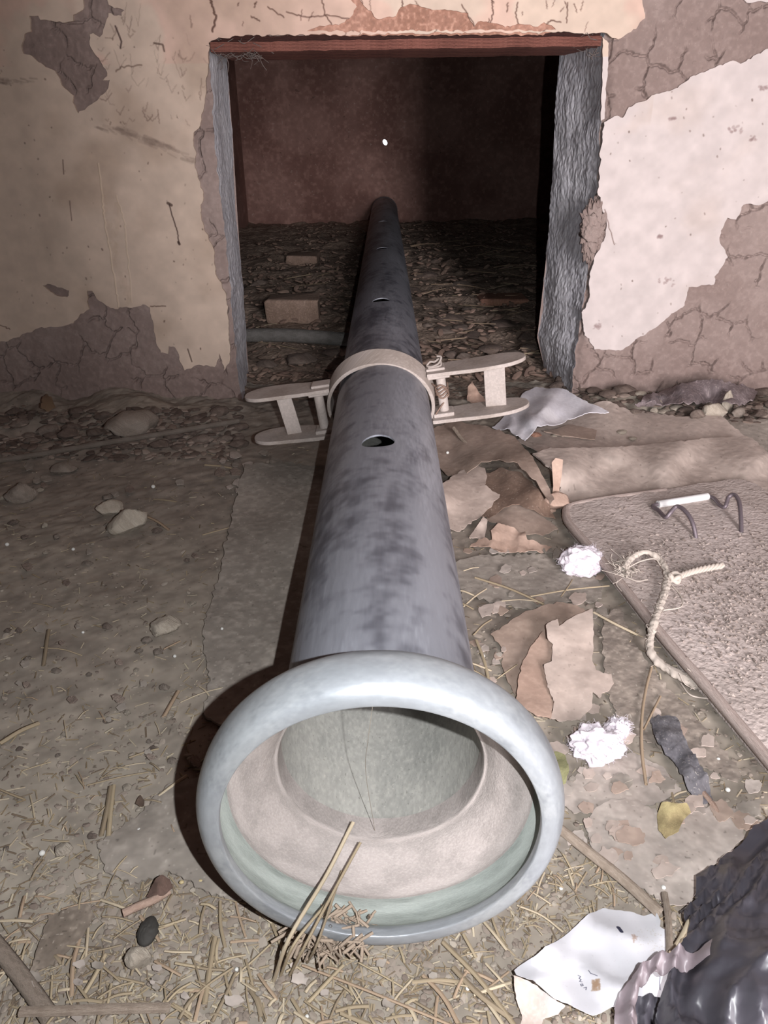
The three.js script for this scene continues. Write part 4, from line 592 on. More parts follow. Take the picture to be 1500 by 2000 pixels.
// ------------------------------------------------------------ rope
{
  const at = (x, y, h) => onPlaneY(x, y, h);
  const p0 = at(1290, 1140, 0.036), rope = group('frayed_rope', new THREE.Vector3(p0.x, 0.0, p0.z)); tag(rope, 'frayed cream jute rope knotted over the tray edge', 'rope');
  const jute = std({ color: new THREE.Color('#b8aea4'), roughness: 1 }), juteDark = std({ color: new THREE.Color('#9c9080'), roughness: 1 });
  const path = (list) => list.map(([x, y, h]) => at(x, y, h).sub(rope.position));
  const strap = path([[1215, 1112, 0.048], [1235, 1088, 0.055], [1262, 1078, 0.06], [1288, 1092, 0.055], [1302, 1120, 0.05], [1300, 1150, 0.045], [1290, 1180, 0.042], [1278, 1215, 0.04], [1271, 1245, 0.03], [1272, 1275, 0.02], [1288, 1295, 0.014], [1315, 1312, 0.012], [1342, 1326, 0.012], [1365, 1340, 0.01]]);
  const cv = new THREE.CatmullRomCurve3(strap, false, 'centripetal'), g = new THREE.TubeGeometry(cv, 140, 0.0062, 12), p = g.attributes.position;
  for (let i = 0; i < p.count; i++) { const ring = Math.floor(i / 13), t = ring / 140, c = cv.getPointAt(t), k = (1 + 0.08 * Math.sin(ring * 1.9 + (i % 13) * 1.0) + 0.25 * n2(ring * 0.15, 7)) * (t > 0.78 ? lerp(1, 1.9, (t - 0.78) / 0.22) : 1); p.setXYZ(i, c.x + (p.getX(i) - c.x) * k, c.y + (p.getY(i) - c.y) * Math.min(k, 1.2) * 0.8, c.z + (p.getZ(i) - c.z) * k); } g.computeVertexNormals();
  mesh('strap', g, jute, rope);
  const tail = new THREE.CatmullRomCurve3(path([[1312, 1132, 0.048], [1335, 1122, 0.044], [1365, 1113, 0.042], [1412, 1104, 0.041]]));
  for (let s = 0; s < 3; s++) { const pts = []; for (let i = 0; i <= 60; i++) { const t = i / 60, c = tail.getPointAt(t), a = t * 30 + s * 2.094; pts.push(new THREE.Vector3(c.x, c.y + 0.0034 * Math.sin(a), c.z + 0.0034 * Math.cos(a))); } mesh('twisted_strand', new THREE.TubeGeometry(new THREE.CatmullRomCurve3(pts), 120, 0.0032, 6), jute, rope); }
  const kn = []; const kc = path([[1317, 1128, 0.05]])[0]; for (let i = 0; i <= 40; i++) { const a = i / 40 * Math.PI * 4; kn.push(new THREE.Vector3(kc.x + 0.008 * Math.cos(a), kc.y + 0.005 * Math.sin(a * 1.5), kc.z + 0.008 * Math.sin(a))); } mesh('knot', new THREE.TubeGeometry(new THREE.CatmullRomCurve3(kn), 80, 0.0045, 7), jute, rope);
  const fibres = []; const fib = (c, L, r, drop = 0) => { const d = new THREE.Vector3(rr(-1, 1), rr(-0.2, 0.6), rr(-1, 1)).normalize().multiplyScalar(L), e = new THREE.Vector3(rr(-1, 1), rr(-0.3, 0.3), rr(-1, 1)).multiplyScalar(L * 0.5); const end = c.clone().add(d).add(e); end.y = Math.max(end.y - drop, 0.012); fibres.push(new THREE.TubeGeometry(new THREE.CatmullRomCurve3([c, c.clone().add(d.multiplyScalar(0.6)), end]), 6, r, 4)); };
  for (let i = 0; i < 160; i++) { const t = rnd(), c = cv.getPointAt(t); c.add(new THREE.Vector3(rr(-1, 1), rr(0, 1), rr(-1, 1)).multiplyScalar(0.006)); fib(c, rr(0.004, 0.010), 0.0004); }
  for (let i = 0; i < 46; i++) fib(path([[rr(1196, 1235), rr(1095, 1130), 0.04]])[0], rr(0.012, 0.035), 0.0008);
  for (let i = 0; i < 24; i++) fib(path([[rr(1350, 1385), rr(1330, 1352), 0.012]])[0], rr(0.012, 0.04), 0.0007);
  mesh('loose_fibres', mergeGeometries(fibres), jute, rope).userData.kind = 'stuff';
  for (const list of [[[1310, 1140, 0.045], [1330, 1165, 0.042], [1330, 1185, 0.042], [1295, 1192, 0.042]], [[1270, 1235, 0.03], [1262, 1262, 0.02], [1275, 1290, 0.012], [1290, 1302, 0.012]], [[1215, 1115, 0.045], [1255, 1095, 0.055], [1280, 1092, 0.06], [1290, 1105, 0.055]], [[1225, 1128, 0.04], [1245, 1135, 0.04], [1265, 1132, 0.04]], [[1330, 1330, 0.01], [1365, 1328, 0.01], [1390, 1355, 0.008]], [[1330, 1335, 0.008], [1350, 1358, 0.008], [1400, 1366, 0.007]]]) mesh('loose_yarn', new THREE.TubeGeometry(new THREE.CatmullRomCurve3(path(list)), 30, 0.0013, 5), jute, rope);
}
// ------------------------------------------------------------ cotton tufts
function cotton(label, x, y, w, h, h0, lumps, seed) {
  const p = H(x, y, 0), W2 = metres(w, p) / 2, H2 = metres(h, p) / 2; const o = group('cotton_tuft', new THREE.Vector3(p.x, floorBase(p.x, p.z), p.z - W2 * 0.4)); tag(o, label, 'cotton');
  const g = mergeVertices(new THREE.IcosahedronGeometry(1, 24).deleteAttribute('normal').deleteAttribute('uv')), q = g.attributes.position, hairs = [];
  for (let i = 0; i < q.count; i++) { const a = q.getX(i), b = q.getY(i), c = q.getZ(i); const k = 1 + lumps * fbm3(a * 1.5 + seed, b * 1.5, c * 1.5, 2) * 1.6 + 0.02 * n3(a * 5, b * 5 + seed, c * 5); q.setXYZ(i, a * W2 * k, H2 * 0.85 + b * H2 * k, c * W2 * 0.75 * k); }
  g.computeVertexNormals(); const cm = std({ color: new THREE.Color('#d6cfd6'), roughness: 1 }); mesh('fluff', g, cm, o);
  for (let i = 0; i < 420; i++) { const j = Math.floor(rnd() * q.count), c = new THREE.Vector3(q.getX(j), q.getY(j), q.getZ(j)), d = new THREE.Vector3(rr(-1, 1), rr(-0.5, 1), rr(-1, 1)).normalize(); hairs.push(new THREE.TubeGeometry(new THREE.CatmullRomCurve3([c.clone().addScaledVector(d, -0.003), c.clone().addScaledVector(d, 0.003).add(new THREE.Vector3(rr(-2, 2), rr(-1, 2), rr(-2, 2)).multiplyScalar(0.001)), c.clone().addScaledVector(d, 0.0065).add(new THREE.Vector3(rr(-4, 4), rr(-2, 3), rr(-4, 4)).multiplyScalar(0.001))]), 4, 0.00022, 3)); }
  mesh('loose_fibres', mergeGeometries(hairs), cm, o).userData.kind = 'stuff';
}
cotton('round lilac white cotton tuft beside the tray corner', 1137, 1130, 84, 66, 0, 0.16, 3);
cotton('ragged white cotton clump in front of the torn paper scraps', 1168, 1492, 100, 70, 0, 0.26, 17);
cotton('small white cotton wisp beside the ragged cotton clump', 1205, 1455, 46, 60, 0, 0.26, 29);
// ------------------------------------------------------------ cloth by the right jamb, rubble by the right wall
const ridged = (x, z, f, s = 0) => 1 - Math.abs(n2(x * f + s, z * f * 0.7 - s));
const clothMat = dusty('#d9d8dd', '#cfced5', '#e1e0e4', { tile: 0.3, bump: 0.0008, seed: 161, speck: 0.05, grain: 0.3 });
sheet('white_cloth', 'crumpled white and blue cloth bundle at the foot of the right jamb', 'cloth', [[962, 832], [985, 812], [1010, 790], [1022, 768], [1050, 757], [1085, 757], [1110, 766], [1135, 780], [1165, 790], [1190, 800], [1150, 808], [1110, 816], [1098, 826], [1080, 832], [1050, 834], [1040, 848], [1025, 860], [1008, 852], [995, 840]], { hp: [[965, 832, 0.05], [1050, 762, 0.06], [1110, 770, 0.065], [1190, 800, 0.05], [1060, 790, 0.095], [1040, 815, 0.085], [1020, 855, 0.05], [1098, 824, 0.048], [1000, 830, 0.055], [1130, 798, 0.06]], mat: clothMat, torn: 1, step: 4, space: 6, thick: 0.002, relief: (x, z, h) => 0.012 * (ridged(x + 0.5 * z, (z - x) * 0.4, 9, 3) - 0.6) + 0.002 * (ridged(x, z, 30, 9) - 0.6) });
sheet('grey_sack', 'dusty grey cloth sack slumped against the foot of the right wall', 'sack', [[1240, 792], [1262, 772], [1300, 762], [1322, 750], [1360, 745], [1400, 742], [1450, 750], [1480, 765], [1470, 784], [1440, 788], [1380, 786], [1330, 788], [1290, 792]], { hp: [[1242, 792, 0.006], [1300, 764, 0.02], [1325, 752, 0.06], [1400, 745, 0.07], [1350, 780, 0.05], [1430, 780, 0.055], [1470, 784, 0.01], [1380, 786, 0.008], [1290, 792, 0.01], [1270, 785, 0.035]], mat: dusty('#85797a', '#73686a', '#948889', { tile: 0.3, seed: 163, bump: 0.002 }), torn: 1.5, step: 5, space: 7, thick: 0.003, relief: (x, z) => 0.012 * (ridged(x, z, 14, 13) - 0.6) + 0.005 * (ridged(x, z, 40, 2) - 0.6) });
rock('pale_stone', 'upright pale block standing among the rubble by the right wall', 'stone', 1418, 812, 24, 42, stonePale, { d: 0.4, k: 6, lift: 0.01 });
rock('pale_stone', 'rounded pale stone leaning on the upright pale block', 'stone', 1392, 824, 40, 28, stonePale, { d: 0.5, k: 2, lift: 0.01 });
rock('pale_stone', 'pinkish flat lump on the corner of the wide cardboard sheet', 'stone', 1362, 830, 28, 17, clodMat2, { d: 0.6, k: 4, lift: 0.016 });
rock('pale_stone', 'greenish grey stone beside the upright pale block', 'stone', 1442, 818, 22, 20, stoneGrey, { d: 0.6, k: 1 });
for (const [x, y, w, h, m] of [[1252, 776, 20, 9, 0], [1296, 796, 24, 10, 0], [1280, 806, 16, 14, 0], [1300, 808, 26, 8, 0], [1324, 802, 26, 8, 0], [1232, 806, 18, 8, 1], [1255, 810, 16, 8, 1], [1265, 802, 20, 12, 1], [1240, 796, 34, 16, 1], [1312, 812, 22, 7, 1], [1342, 808, 26, 12, 2], [1210, 788, 30, 14, 2], [1190, 778, 34, 12, 2], [1165, 772, 30, 12, 2], [1220, 770, 36, 14, 2], [1150, 764, 40, 14, 2], [1112, 752, 44, 18, 2], [1090, 760, 30, 12, 2], [1270, 760, 40, 10, 2], [1335, 812, 24, 8, 2], [1466, 826, 20, 9, 2], [1486, 816, 24, 14, 2], [1514, 796, 34, 18, 2], [1458, 750, 26, 10, 2], [1500, 752, 34, 14, 2]]) rock('mud_clod', m ? 'lump of fallen mud banked against the right wall foot' : 'small white plaster chip in the rubble by the right wall', m ? 'clod' : 'plaster', x, y, w, h, [stonePale, clodMat2, clodMat][m], { grp: m ? 'fallen mud at the right wall foot' : 'white plaster chips by the right wall', d: 0.8 });
for (const [x, y, w, h, m, l] of [[1108, 866, 38, 8, 0, 'flat whitish chip on the cardboard beside the cloth'], [1080, 866, 16, 8, 0, 'small round chip beside the flat whitish chip'], [1047, 866, 18, 12, 3, 'tiny orange brick chip near the cloth'], [1215, 856, 18, 6, 0, 'white plaster sliver on the wide cardboard sheet'], [1236, 868, 14, 5, 0, 'tiny white crumb in the fold of the cardboard'], [1086, 1008, 46, 30, 3, 'orange clay lump at the corner of the tray']]) rock('stone_chip', l, 'stone', x, y, w, h, m === 3 ? (w > 40 ? orangePaper : brickMat) : stonePale, { d: 0.8, lift: y < 870 ? 0.012 : w > 40 ? 0.014 : 0 });

// ------------------------------------------------------------ sticks
{ const g = wire([[1078, 1606, 0.014], [1150, 1664, 0.013], [1215, 1716, 0.013], [1288, 1782, 0.012]], 0.0062, { seg: 10, n: 30 }), c = rebase(g), o = mesh('wooden_stick', g, woodPale); o.position.copy(c); tag(o, 'long bare wooden stick lying between the bell and the white paper', 'stick'); }
{ const g = wire([[1298, 1745, 0.02], [1305, 1790, 0.02], [1308, 1860, 0.02]], 0.0036, { seg: 7, n: 14 }), c = rebase(g), o = mesh('wooden_stick', g, woodPale); o.position.copy(c); tag(o, 'thin upright stick piece between white paper and black bag', 'stick'); }
{ const g = wire([[1350, 1792, 0.03], [1332, 1830, 0.03], [1312, 1862, 0.03]], 0.003, { seg: 7, n: 14 }), c = rebase(g), o = mesh('wooden_stick', g, strawMats[2]); o.position.copy(c); tag(o, 'short yellow stalk leaning on the black bag', 'stick'); }
{ const g = wire([[1273, 1302, 0.008], [1262, 1345, 0.012], [1254, 1400, 0.014], [1254, 1470, 0.012], [1262, 1532, 0.008]], 0.0022, { seg: 6, n: 24 }), c = rebase(g), o = mesh('thin_twig', g, tan); o.position.copy(c); tag(o, 'thin curved twig lying below the rope end', 'twig'); }
{ const g = wire([[1290, 1360, 0.008], [1275, 1390, 0.012], [1258, 1425, 0.012]], 0.0016, { seg: 6, n: 12 }), c = rebase(g), o = mesh('thin_twig', g, tan); o.position.copy(c); tag(o, 'short forked twig beside the thin curved twig', 'twig'); }
{ const g = wire([[1362, 1535, 0.008], [1385, 1562, 0.009], [1408, 1592, 0.008]], 0.0040, { seg: 6, n: 8, flat: 0.5 }), c = rebase(g), o = mesh('wood_splinter', g, orangePaper); o.position.copy(c); tag(o, 'orange wood splinter near the dark fabric strip', 'stick'); }
{ const g = wire([[886, 836, 0.06], [900, 855, 0.05], [914, 870, 0.045]], 0.005, { seg: 8, n: 10 }), c = rebase(g), o = mesh('wooden_stick', g, woodPale); o.position.copy(c); tag(o, 'short brown stick lying on the large curled brown paper', 'stick'); }
{ const g = wire([[40, 1976, 0.012], [120, 1974, 0.014], [230, 1970, 0.014], [332, 1968, 0.010]], 0.0052, { seg: 8, n: 20, flat: 0.7 }), c = rebase(g), o = mesh('wooden_stick', g, woodPale); o.position.copy(c); tag(o, 'flat pale wooden stick lying below the cardboard in the straw', 'stick'); }
{ const g = wire([[-20, 1830, 0.010], [40, 1905, 0.010], [100, 1990, 0.010]], 0.0085, { seg: 8, n: 12, flat: 0.4 }), c = rebase(g), o = mesh('wooden_stick', g, dusty('#93867a', '#82766a', '#9e9185', { tile: 0.2, seed: 171, bump: 0.001 })); o.position.copy(c); tag(o, 'brown flat lath running out of the straw under the pale stick', 'stick'); }
{ const g = wire([[240, 1784, 0.012], [275, 1768, 0.012], [300, 1758, 0.01], [330, 1740, 0.008]], 0.0045, { seg: 8, n: 16 }), p = g.attributes.position; const c = rebase(g), o = mesh('dry_pod', g, orangePaper); o.position.copy(c); tag(o, 'pinkish dry pod stalk below the brown leaf', 'pod'); }
// leaves, pod, beads
const leafSheet = (label, out, a, b, hp) => sheet('dry_leaf', label, 'leaf', out, { hp, mat: dusty(a, b, a, { tile: 0.08, seed: 181 + label.length, bump: 0.0005, grain: 0.4, speck: 0.1 }), torn: 1, step: 4, space: 8, thick: 0.0008, relief: (x, z) => 0.003 * n2(x * 40, z * 40) });
leafSheet('yellow green leaf peeking out beside the bell rim', [[1066, 1475], [1085, 1468], [1105, 1475], [1112, 1500], [1105, 1530], [1085, 1545], [1070, 1520]], '#a3a076', '#8b8a66', [[1070, 1480, 0.015], [1110, 1500, 0.03], [1085, 1540, 0.01]]);
leafSheet('curled yellow leaf with brown edge on the dusty paper', [[1283, 1590], [1292, 1570], [1315, 1565], [1340, 1570], [1350, 1585], [1335, 1600], [1325, 1625], [1300, 1638], [1287, 1620]], '#a89b72', '#897b5a', [[1285, 1600, 0.012], [1318, 1570, 0.03], [1348, 1585, 0.012], [1305, 1635, 0.01], [1315, 1600, 0.02]]);
leafSheet('dark brown curled leaf left of the bell', [[286, 1750], [292, 1735], [305, 1715], [316, 1708], [332, 1718], [338, 1735], [318, 1745], [300, 1756]], '#6b564d', '#57453d', [[290, 1750, 0.010], [318, 1712, 0.03], [338, 1735, 0.012]]);
leafSheet('small dark leaf bit on the dirt near the bell', [[264, 1568], [275, 1552], [282, 1562], [280, 1575]], '#68564a', '#57483e', 0.01);
{ const p = H(285, 1848), g = new THREE.SphereGeometry(1, 32, 24), q = g.attributes.position; for (let i = 0; i < q.count; i++) { const a = q.getX(i), b = q.getY(i), c = q.getZ(i), k = (1 - 0.35 * Math.max(0, -c) ** 2) * (1 + 0.10 * n3(a * 4, b * 4, c * 4)); q.setXYZ(i, a * 0.0105 * k, b * 0.007 * k, c * 0.017); } g.computeVertexNormals(); const o = mesh('seed_pod', g, std({ color: new THREE.Color('#3a3835'), roughness: 0.8 })); o.position.set(p.x, floorBase(p.x, p.z) + 0.007, p.z - 0.012); tag(o, 'black oval seed pod on the dirt in front of the bell', 'pod'); }
const beadGeo = new THREE.SphereGeometry(1, 16, 12), beadMat = std({ color: new THREE.Color('#d5d5d0'), roughness: 0.7 });
for (const [x, y, s, h] of [[820, 1786, 15, 0], [562, 1789, 16, 0], [273, 1628, 11, 0], [84, 1672, 12, 0], [874, 888, 6, 0.045], [968, 1195, 9, 0], [943, 1287, 9, 0], [913, 1935, 9, 0], [15, 1068, 8, 0], [144, 1077, 7, 0], [300, 955, 8, 0], [434, 1232, 6, 0.012], [1295, 1738, 9, 0.004], [1095, 1740, 8, 0], [1402, 1487, 7, 0], [1420, 1548, 10, 0], [163, 1239, 6, 0], [342, 1286, 7, 0], [463, 1898, 8, 0], [600, 1990, 8, 0]]) { const p = H(x, y, h), r = metres(s, p) / 2, o = mesh('foam_bead', beadGeo, beadMat); o.scale.set(r, r * 0.9, r); o.position.set(p.x, p.y + r * 0.9 + 0.002, p.z); tag(o, 'tiny round white foam bead on the floor', 'bead', 'white foam beads on the floor'); }
for (const [x, y, s] of [[392, 1722, 8], [355, 1725, 10]]) { const p = H(x, y, 0.006), r = metres(s, p) / 2, o = mesh('corn_grain', beadGeo, std({ color: new THREE.Color('#b8a880'), roughness: 0.6 })); o.scale.set(r, r * 0.7, r * 0.8); o.position.set(p.x, p.y + r * 0.6, p.z); tag(o, 'yellow grain lying beside the dark brown curled leaf', 'grain', 'yellow grains'); }
// dark fabric strip
sheet('fabric_strip', 'crumpled dark grey fabric strip beside the thin twig', 'fabric', [[1268, 1402], [1300, 1395], [1325, 1402], [1335, 1440], [1360, 1480], [1385, 1520], [1392, 1565], [1370, 1572], [1345, 1540], [1325, 1500], [1300, 1470], [1280, 1440]], { hp: [[1270, 1405, 0.012], [1320, 1402, 0.012], [1300, 1440, 0.026], [1345, 1500, 0.026], [1390, 1565, 0.008], [1320, 1500, 0.010]], mat: dusty('#6d6b6f', '#5d5b60', '#7b797d', { tile: 0.2, seed: 191, bump: 0.001, grain: 0.5 }), torn: 2, step: 5, space: 7, relief: (x, z) => 0.007 * (ridged(x, z, 45, 6) - 0.6) });

// ------------------------------------------------------------ white paper and black bag
{
  const P0 = H(1000, 1780), P1 = H(1320, 2010), S = 512;
  const cv = document.createElement('canvas'); cv.width = cv.height = S; const c = cv.getContext('2d'); c.fillStyle = '#cdcdd2'; c.fillRect(0, 0, S, S);
  const ax0 = Math.min(P0.x, H(1000, 2010).x) - 0.02, ax1 = H(1320, 1780).x + 0.02, az0 = P0.z - 0.02, az1 = P1.z + 0.02;
  const to = (x, y) => { const p = H(x, y, 0.012); return [(p.x - ax0) / (ax1 - ax0) * S, (p.z - az0) / (az1 - az0) * S]; };
  const line = (pts, w, st) => { c.strokeStyle = st; c.lineWidth = w; c.lineCap = c.lineJoin = 'round'; c.beginPath(); pts.forEach(([x, y], i) => { const [a, b] = to(x, y); i ? c.lineTo(a, b) : c.moveTo(a, b); }); c.stroke(); };
  for (let k = 0; k < 240; k++) { const [a, b] = to(rr(1005, 1310), rr(1775, 1990)); c.fillStyle = `rgba(150,140,130,${rr(0.03, 0.12).toFixed(2)})`; c.beginPath(); c.ellipse(a, b, rr(0.6, 3), rr(0.6, 2), rr(0, 3), 0, 7); c.fill(); }
  const ink = 'rgba(52,52,72,0.9)';
  line([[1128, 1911], [1133, 1913], [1130, 1917], [1134, 1919], [1131, 1923], [1136, 1924]], 1.6, ink);                           // handwriting
  line([[1133, 1929], [1137, 1928], [1138, 1932], [1134, 1933], [1133, 1929]], 1.6, ink); line([[1139, 1937], [1144, 1935], [1143, 1941]], 1.6, ink); line([[1148, 1902], [1152, 1909], [1160, 1913], [1165, 1916]], 1.5, ink); line([[1289, 1908], [1288, 1920], [1290, 1931]], 2, 'rgba(80,80,95,0.8)');
  line([[1207, 1813], [1211, 1820], [1213, 1824]], 9, 'rgba(42,42,62,0.95)');                                                       // ink blot
  for (let k = 0; k < 40; k++) line([[1162 + rr(-8, 8), 1934 + rr(-13, 10)], [1162 + rr(-8, 8), 1934 + rr(-13, 10)]], 4, 'rgba(150,122,100,0.35)');
  for (let k = 0; k < 14; k++) line([[1236 + rr(-4, 4), 1832 + rr(-6, 12)], [1240 + rr(-4, 5), 1836 + rr(-6, 10)]], 3.5, 'rgba(170,150,138,0.45)');
  for (let k = 0; k < 60; k++) line([[rr(1245, 1300), rr(1810, 1860)], [rr(1245, 1300), rr(1810, 1860)]].map((p, i, a) => (i ? [a[0][0] + rr(-2, 2), a[0][1] + rr(-2, 2)] : p)), rr(1, 3), 'rgba(180,172,160,0.4)');
  const t = new THREE.CanvasTexture(cv); t.colorSpace = THREE.SRGBColorSpace; t.magFilter = THREE.LinearFilter; t.flipY = false;
  const paperMat = std({ map: t, roughness: 0.85 });
  const o = sheet('white_paper', 'creased white paper with faint handwriting in front of the black bag', 'paper', [[1004, 1896], [1020, 1880], [1052, 1862], [1080, 1842], [1118, 1812], [1150, 1788], [1178, 1772], [1235, 1778], [1258, 1788], [1282, 1782], [1290, 1800], [1288, 1812], [1302, 1822], [1306, 1850], [1320, 1890], [1310, 1960], [1230, 1962], [1196, 1962], [1172, 1974], [1158, 1980], [1120, 1970], [1080, 1950], [1040, 1918], [1008, 1906]], { hp: [[1005, 1898, 0.03], [1052, 1864, 0.035], [1120, 1812, 0.02], [1178, 1774, 0.008], [1285, 1785, 0.006], [1305, 1850, 0.006], [1090, 1880, 0.022], [1150, 1860, 0.012], [1130, 1900, 0.012], [1200, 1900, 0.014], [1185, 1940, 0.022], [1160, 1978, 0.026], [1080, 1948, 0.026], [1040, 1918, 0.034], [1280, 1920, 0.012]], mat: paperMat, torn: 0.8, step: 5, space: 9, thick: 0.0006, relief: (x, z) => 0.009 * (ridged(x + 0.4 * z, z - 0.4 * x, 9, 3) - 0.6) });
  const g = o.geometry, uv = g.attributes.uv; for (let i = 0; i < uv.count; i++) uv.setXY(i, (uv.getX(i) - ax0) / (ax1 - ax0), (uv.getY(i) - az0) / (az1 - az0));
  sheet('white_paper', 'folded under leaf of white paper stained brown below the creased paper', 'paper', [[1003, 1904], [1040, 1920], [1080, 1950], [1105, 1965], [1090, 1980], [1060, 1990], [1050, 2030], [1010, 2020], [1020, 1988], [1008, 1950]], { hp: [[1003, 1904, 0.024], [1080, 1952, 0.018], [1040, 2000, 0.007], [1010, 2010, 0.006]], mat: dusty('#cfc7c4', '#bfb0a7', '#d5cfcc', { tile: 0.15, seed: 197, bump: 0.0005, grain: 0.3, speck: 0.05 }), torn: 1.5, step: 5, space: 9, thick: 0.0006 });
}
{
  const film = new THREE.MeshPhysicalMaterial({ color: new THREE.Color('#45434a'), roughness: 0.4, clearcoat: 0.25, clearcoatRoughness: 0.35, side: THREE.DoubleSide });
  const filmPale = new THREE.MeshPhysicalMaterial({ color: new THREE.Color('#8b7f84'), roughness: 0.45, clearcoat: 0.25, clearcoatRoughness: 0.4, side: THREE.DoubleSide });
  const p0 = H(1450, 1850), bag = group('plastic_bag', new THREE.Vector3(p0.x, 0, p0.z)); tag(bag, 'crumpled black plastic bag with twisted handle over the white paper', 'bag');
  const folds = (x, z, h) => { const k = Math.min(1, h / 0.03), a = x * 0.75 + z * 0.66; const w = 0.03 * n2(z * 5, x * 5), f1 = ridged(a + w, (z - x) * 0.25, 22, 4), f2 = ridged(x * 0.6 - z * 0.8 + w, (x + z) * 0.25, 30, 9); return k * (0.024 * (f1 - 0.65) + 0.006 * (f2 - 0.6) + 0.0022 * (ridged(a + w, (z - x) * 0.4, 70, 2) - 0.6)); };
  const B = (name, out, hp, mat, extra = {}) => sheet(name, null, null, out, { hp, mat, torn: 2, step: 6, space: 8, thick: 0.0012, relief: folds, parent: bag, eps: 2500, ...extra });
  B('bag_body', [[1530, 1596], [1472, 1611], [1450, 1640], [1412, 1664], [1396, 1697], [1368, 1705], [1358, 1714], [1357, 1744], [1361, 1756], [1350, 1762], [1330, 1767], [1337, 1785], [1347, 1797], [1341, 1832], [1326, 1855], [1313, 1882], [1302, 1912], [1290, 1945], [1280, 1990], [1282, 2070], [1480, 2120], [1720, 2080], [1740, 1760], [1680, 1620], [1600, 1575]], [[1530, 1598, 0.012], [1450, 1642, 0.03], [1396, 1698, 0.02], [1358, 1720, 0.008], [1357, 1745, 0.006], [1331, 1767, 0.006], [1345, 1797, 0.03], [1330, 1855, 0.05], [1300, 1912, 0.06], [1285, 1960, 0.05], [1480, 1660, 0.07], [1440, 1720, 0.09], [1400, 1770, 0.085], [1500, 1750, 0.13], [1420, 1830, 0.12], [1500, 1850, 0.16], [1380, 1900, 0.10], [1450, 1950, 0.13], [1340, 1980, 0.07], [1550, 1950, 0.15], [1600, 1750, 0.12], [1700, 1900, 0.05], [1600, 2080, 0.04]], film);
  B('bag_handle', [[1392, 1828], [1330, 1851], [1275, 1873], [1240, 1900], [1213, 1930], [1202, 1960], [1199, 2060], [1250, 2070], [1246, 2000], [1242, 1960], [1249, 1930], [1270, 1908], [1310, 1897], [1346, 1882], [1385, 1866]], [[1390, 1840, 0.13], [1330, 1855, 0.075], [1275, 1880, 0.05], [1215, 1932, 0.045], [1203, 1990, 0.045], [1250, 1990, 0.04], [1310, 1895, 0.07]], filmPale, { space: 6 });
  B('bag_lining', [[1244, 1948], [1290, 1946], [1310, 1960], [1300, 2060], [1240, 2065], [1238, 1990]], [[1244, 1948, 0.026], [1290, 1946, 0.028], [1270, 2010, 0.022]], film);
}

// ------------------------------------------------------------ straw
const frontS = ['dry straw on the floor in front of the bell mouth', 'straw in front of the bell mouth'], leftS = ['dry straw on the dirt left of the bell', 'straw left of the bell'], rightS = ['dry straw on the floor between bell and plastic bag', 'straw between bell and bag'], midS = ['pale straw between pipe and tray', 'straw between pipe and tray'], mouthS = ['straw blade leaning over the lower lip of the bell', 'straw blades on the bell lip'];
for (const s of [[0, 1452, 76, 1412, 12], [0, 1542, 48, 1561, 5], [198, 1632, 216, 1536, 10], [212, 1634, 222, 1534, 10], [320, 1400, 348, 1350, 9], [352, 1372, 435, 1343, 3], [195, 1522, 245, 1496, 3], [245, 1496, 285, 1490, 3], [170, 1534, 290, 1508, 4], [252, 1480, 310, 1462, 5], [310, 1555, 365, 1515, 8], [282, 1562, 318, 1568, 4], [82, 1640, 135, 1643, 4], [45, 1505, 100, 1488, 3], [85, 1300, 95, 1230, 8], [80, 1265, 160, 1280, 3], [65, 1178, 102, 1186, 3], [400, 908, 460, 916, 5], [300, 975, 345, 980, 5], [275, 1005, 330, 1035, 6], [395, 1045, 478, 1024, 4], [320, 1268, 352, 1252, 4], [205, 1750, 232, 1690, 3], [120, 1776, 200, 1758, 4], [200, 1790, 260, 1800, 4], [140, 1945, 155, 1835, 10], [165, 1940, 205, 1865, 10], [190, 1950, 260, 1918, 5], [95, 1995, 102, 1905, 5], [60, 1720, 85, 1680, 4], [220, 1705, 250, 1670, 4]]) straw(...leftS, ...s);
for (const [pts, w, m, l] of [[[[535, 1915, 0.004], [566, 1830, 0.068], [640, 1705, 0.078], [690, 1605, 0.098]], 8, 2, 'long pale '], [[[548, 1905, 0.004], [578, 1838, 0.062], [640, 1762, 0.058]], 6, 0, 'short tan '], [[[566, 1905, 0.004], [596, 1846, 0.052], [662, 1722, 0.074], [704, 1645, 0.094]], 6, 1, 'long brown '], [[[600, 1880, 0.006], [620, 1842, 0.046], [668, 1700, 0.066]], 5, 3, 'slender dull ']]) {
  const g = wire(pts, metres(w, H(600, 1830)) / 2, { seg: 6, n: 18, flat: 0.6 }), c = rebase(g), o = mesh('straw_stalk', g, strawMats[m]); o.position.copy(c); tag(o, l + mouthS[0], 'straw', mouthS[1]);
}
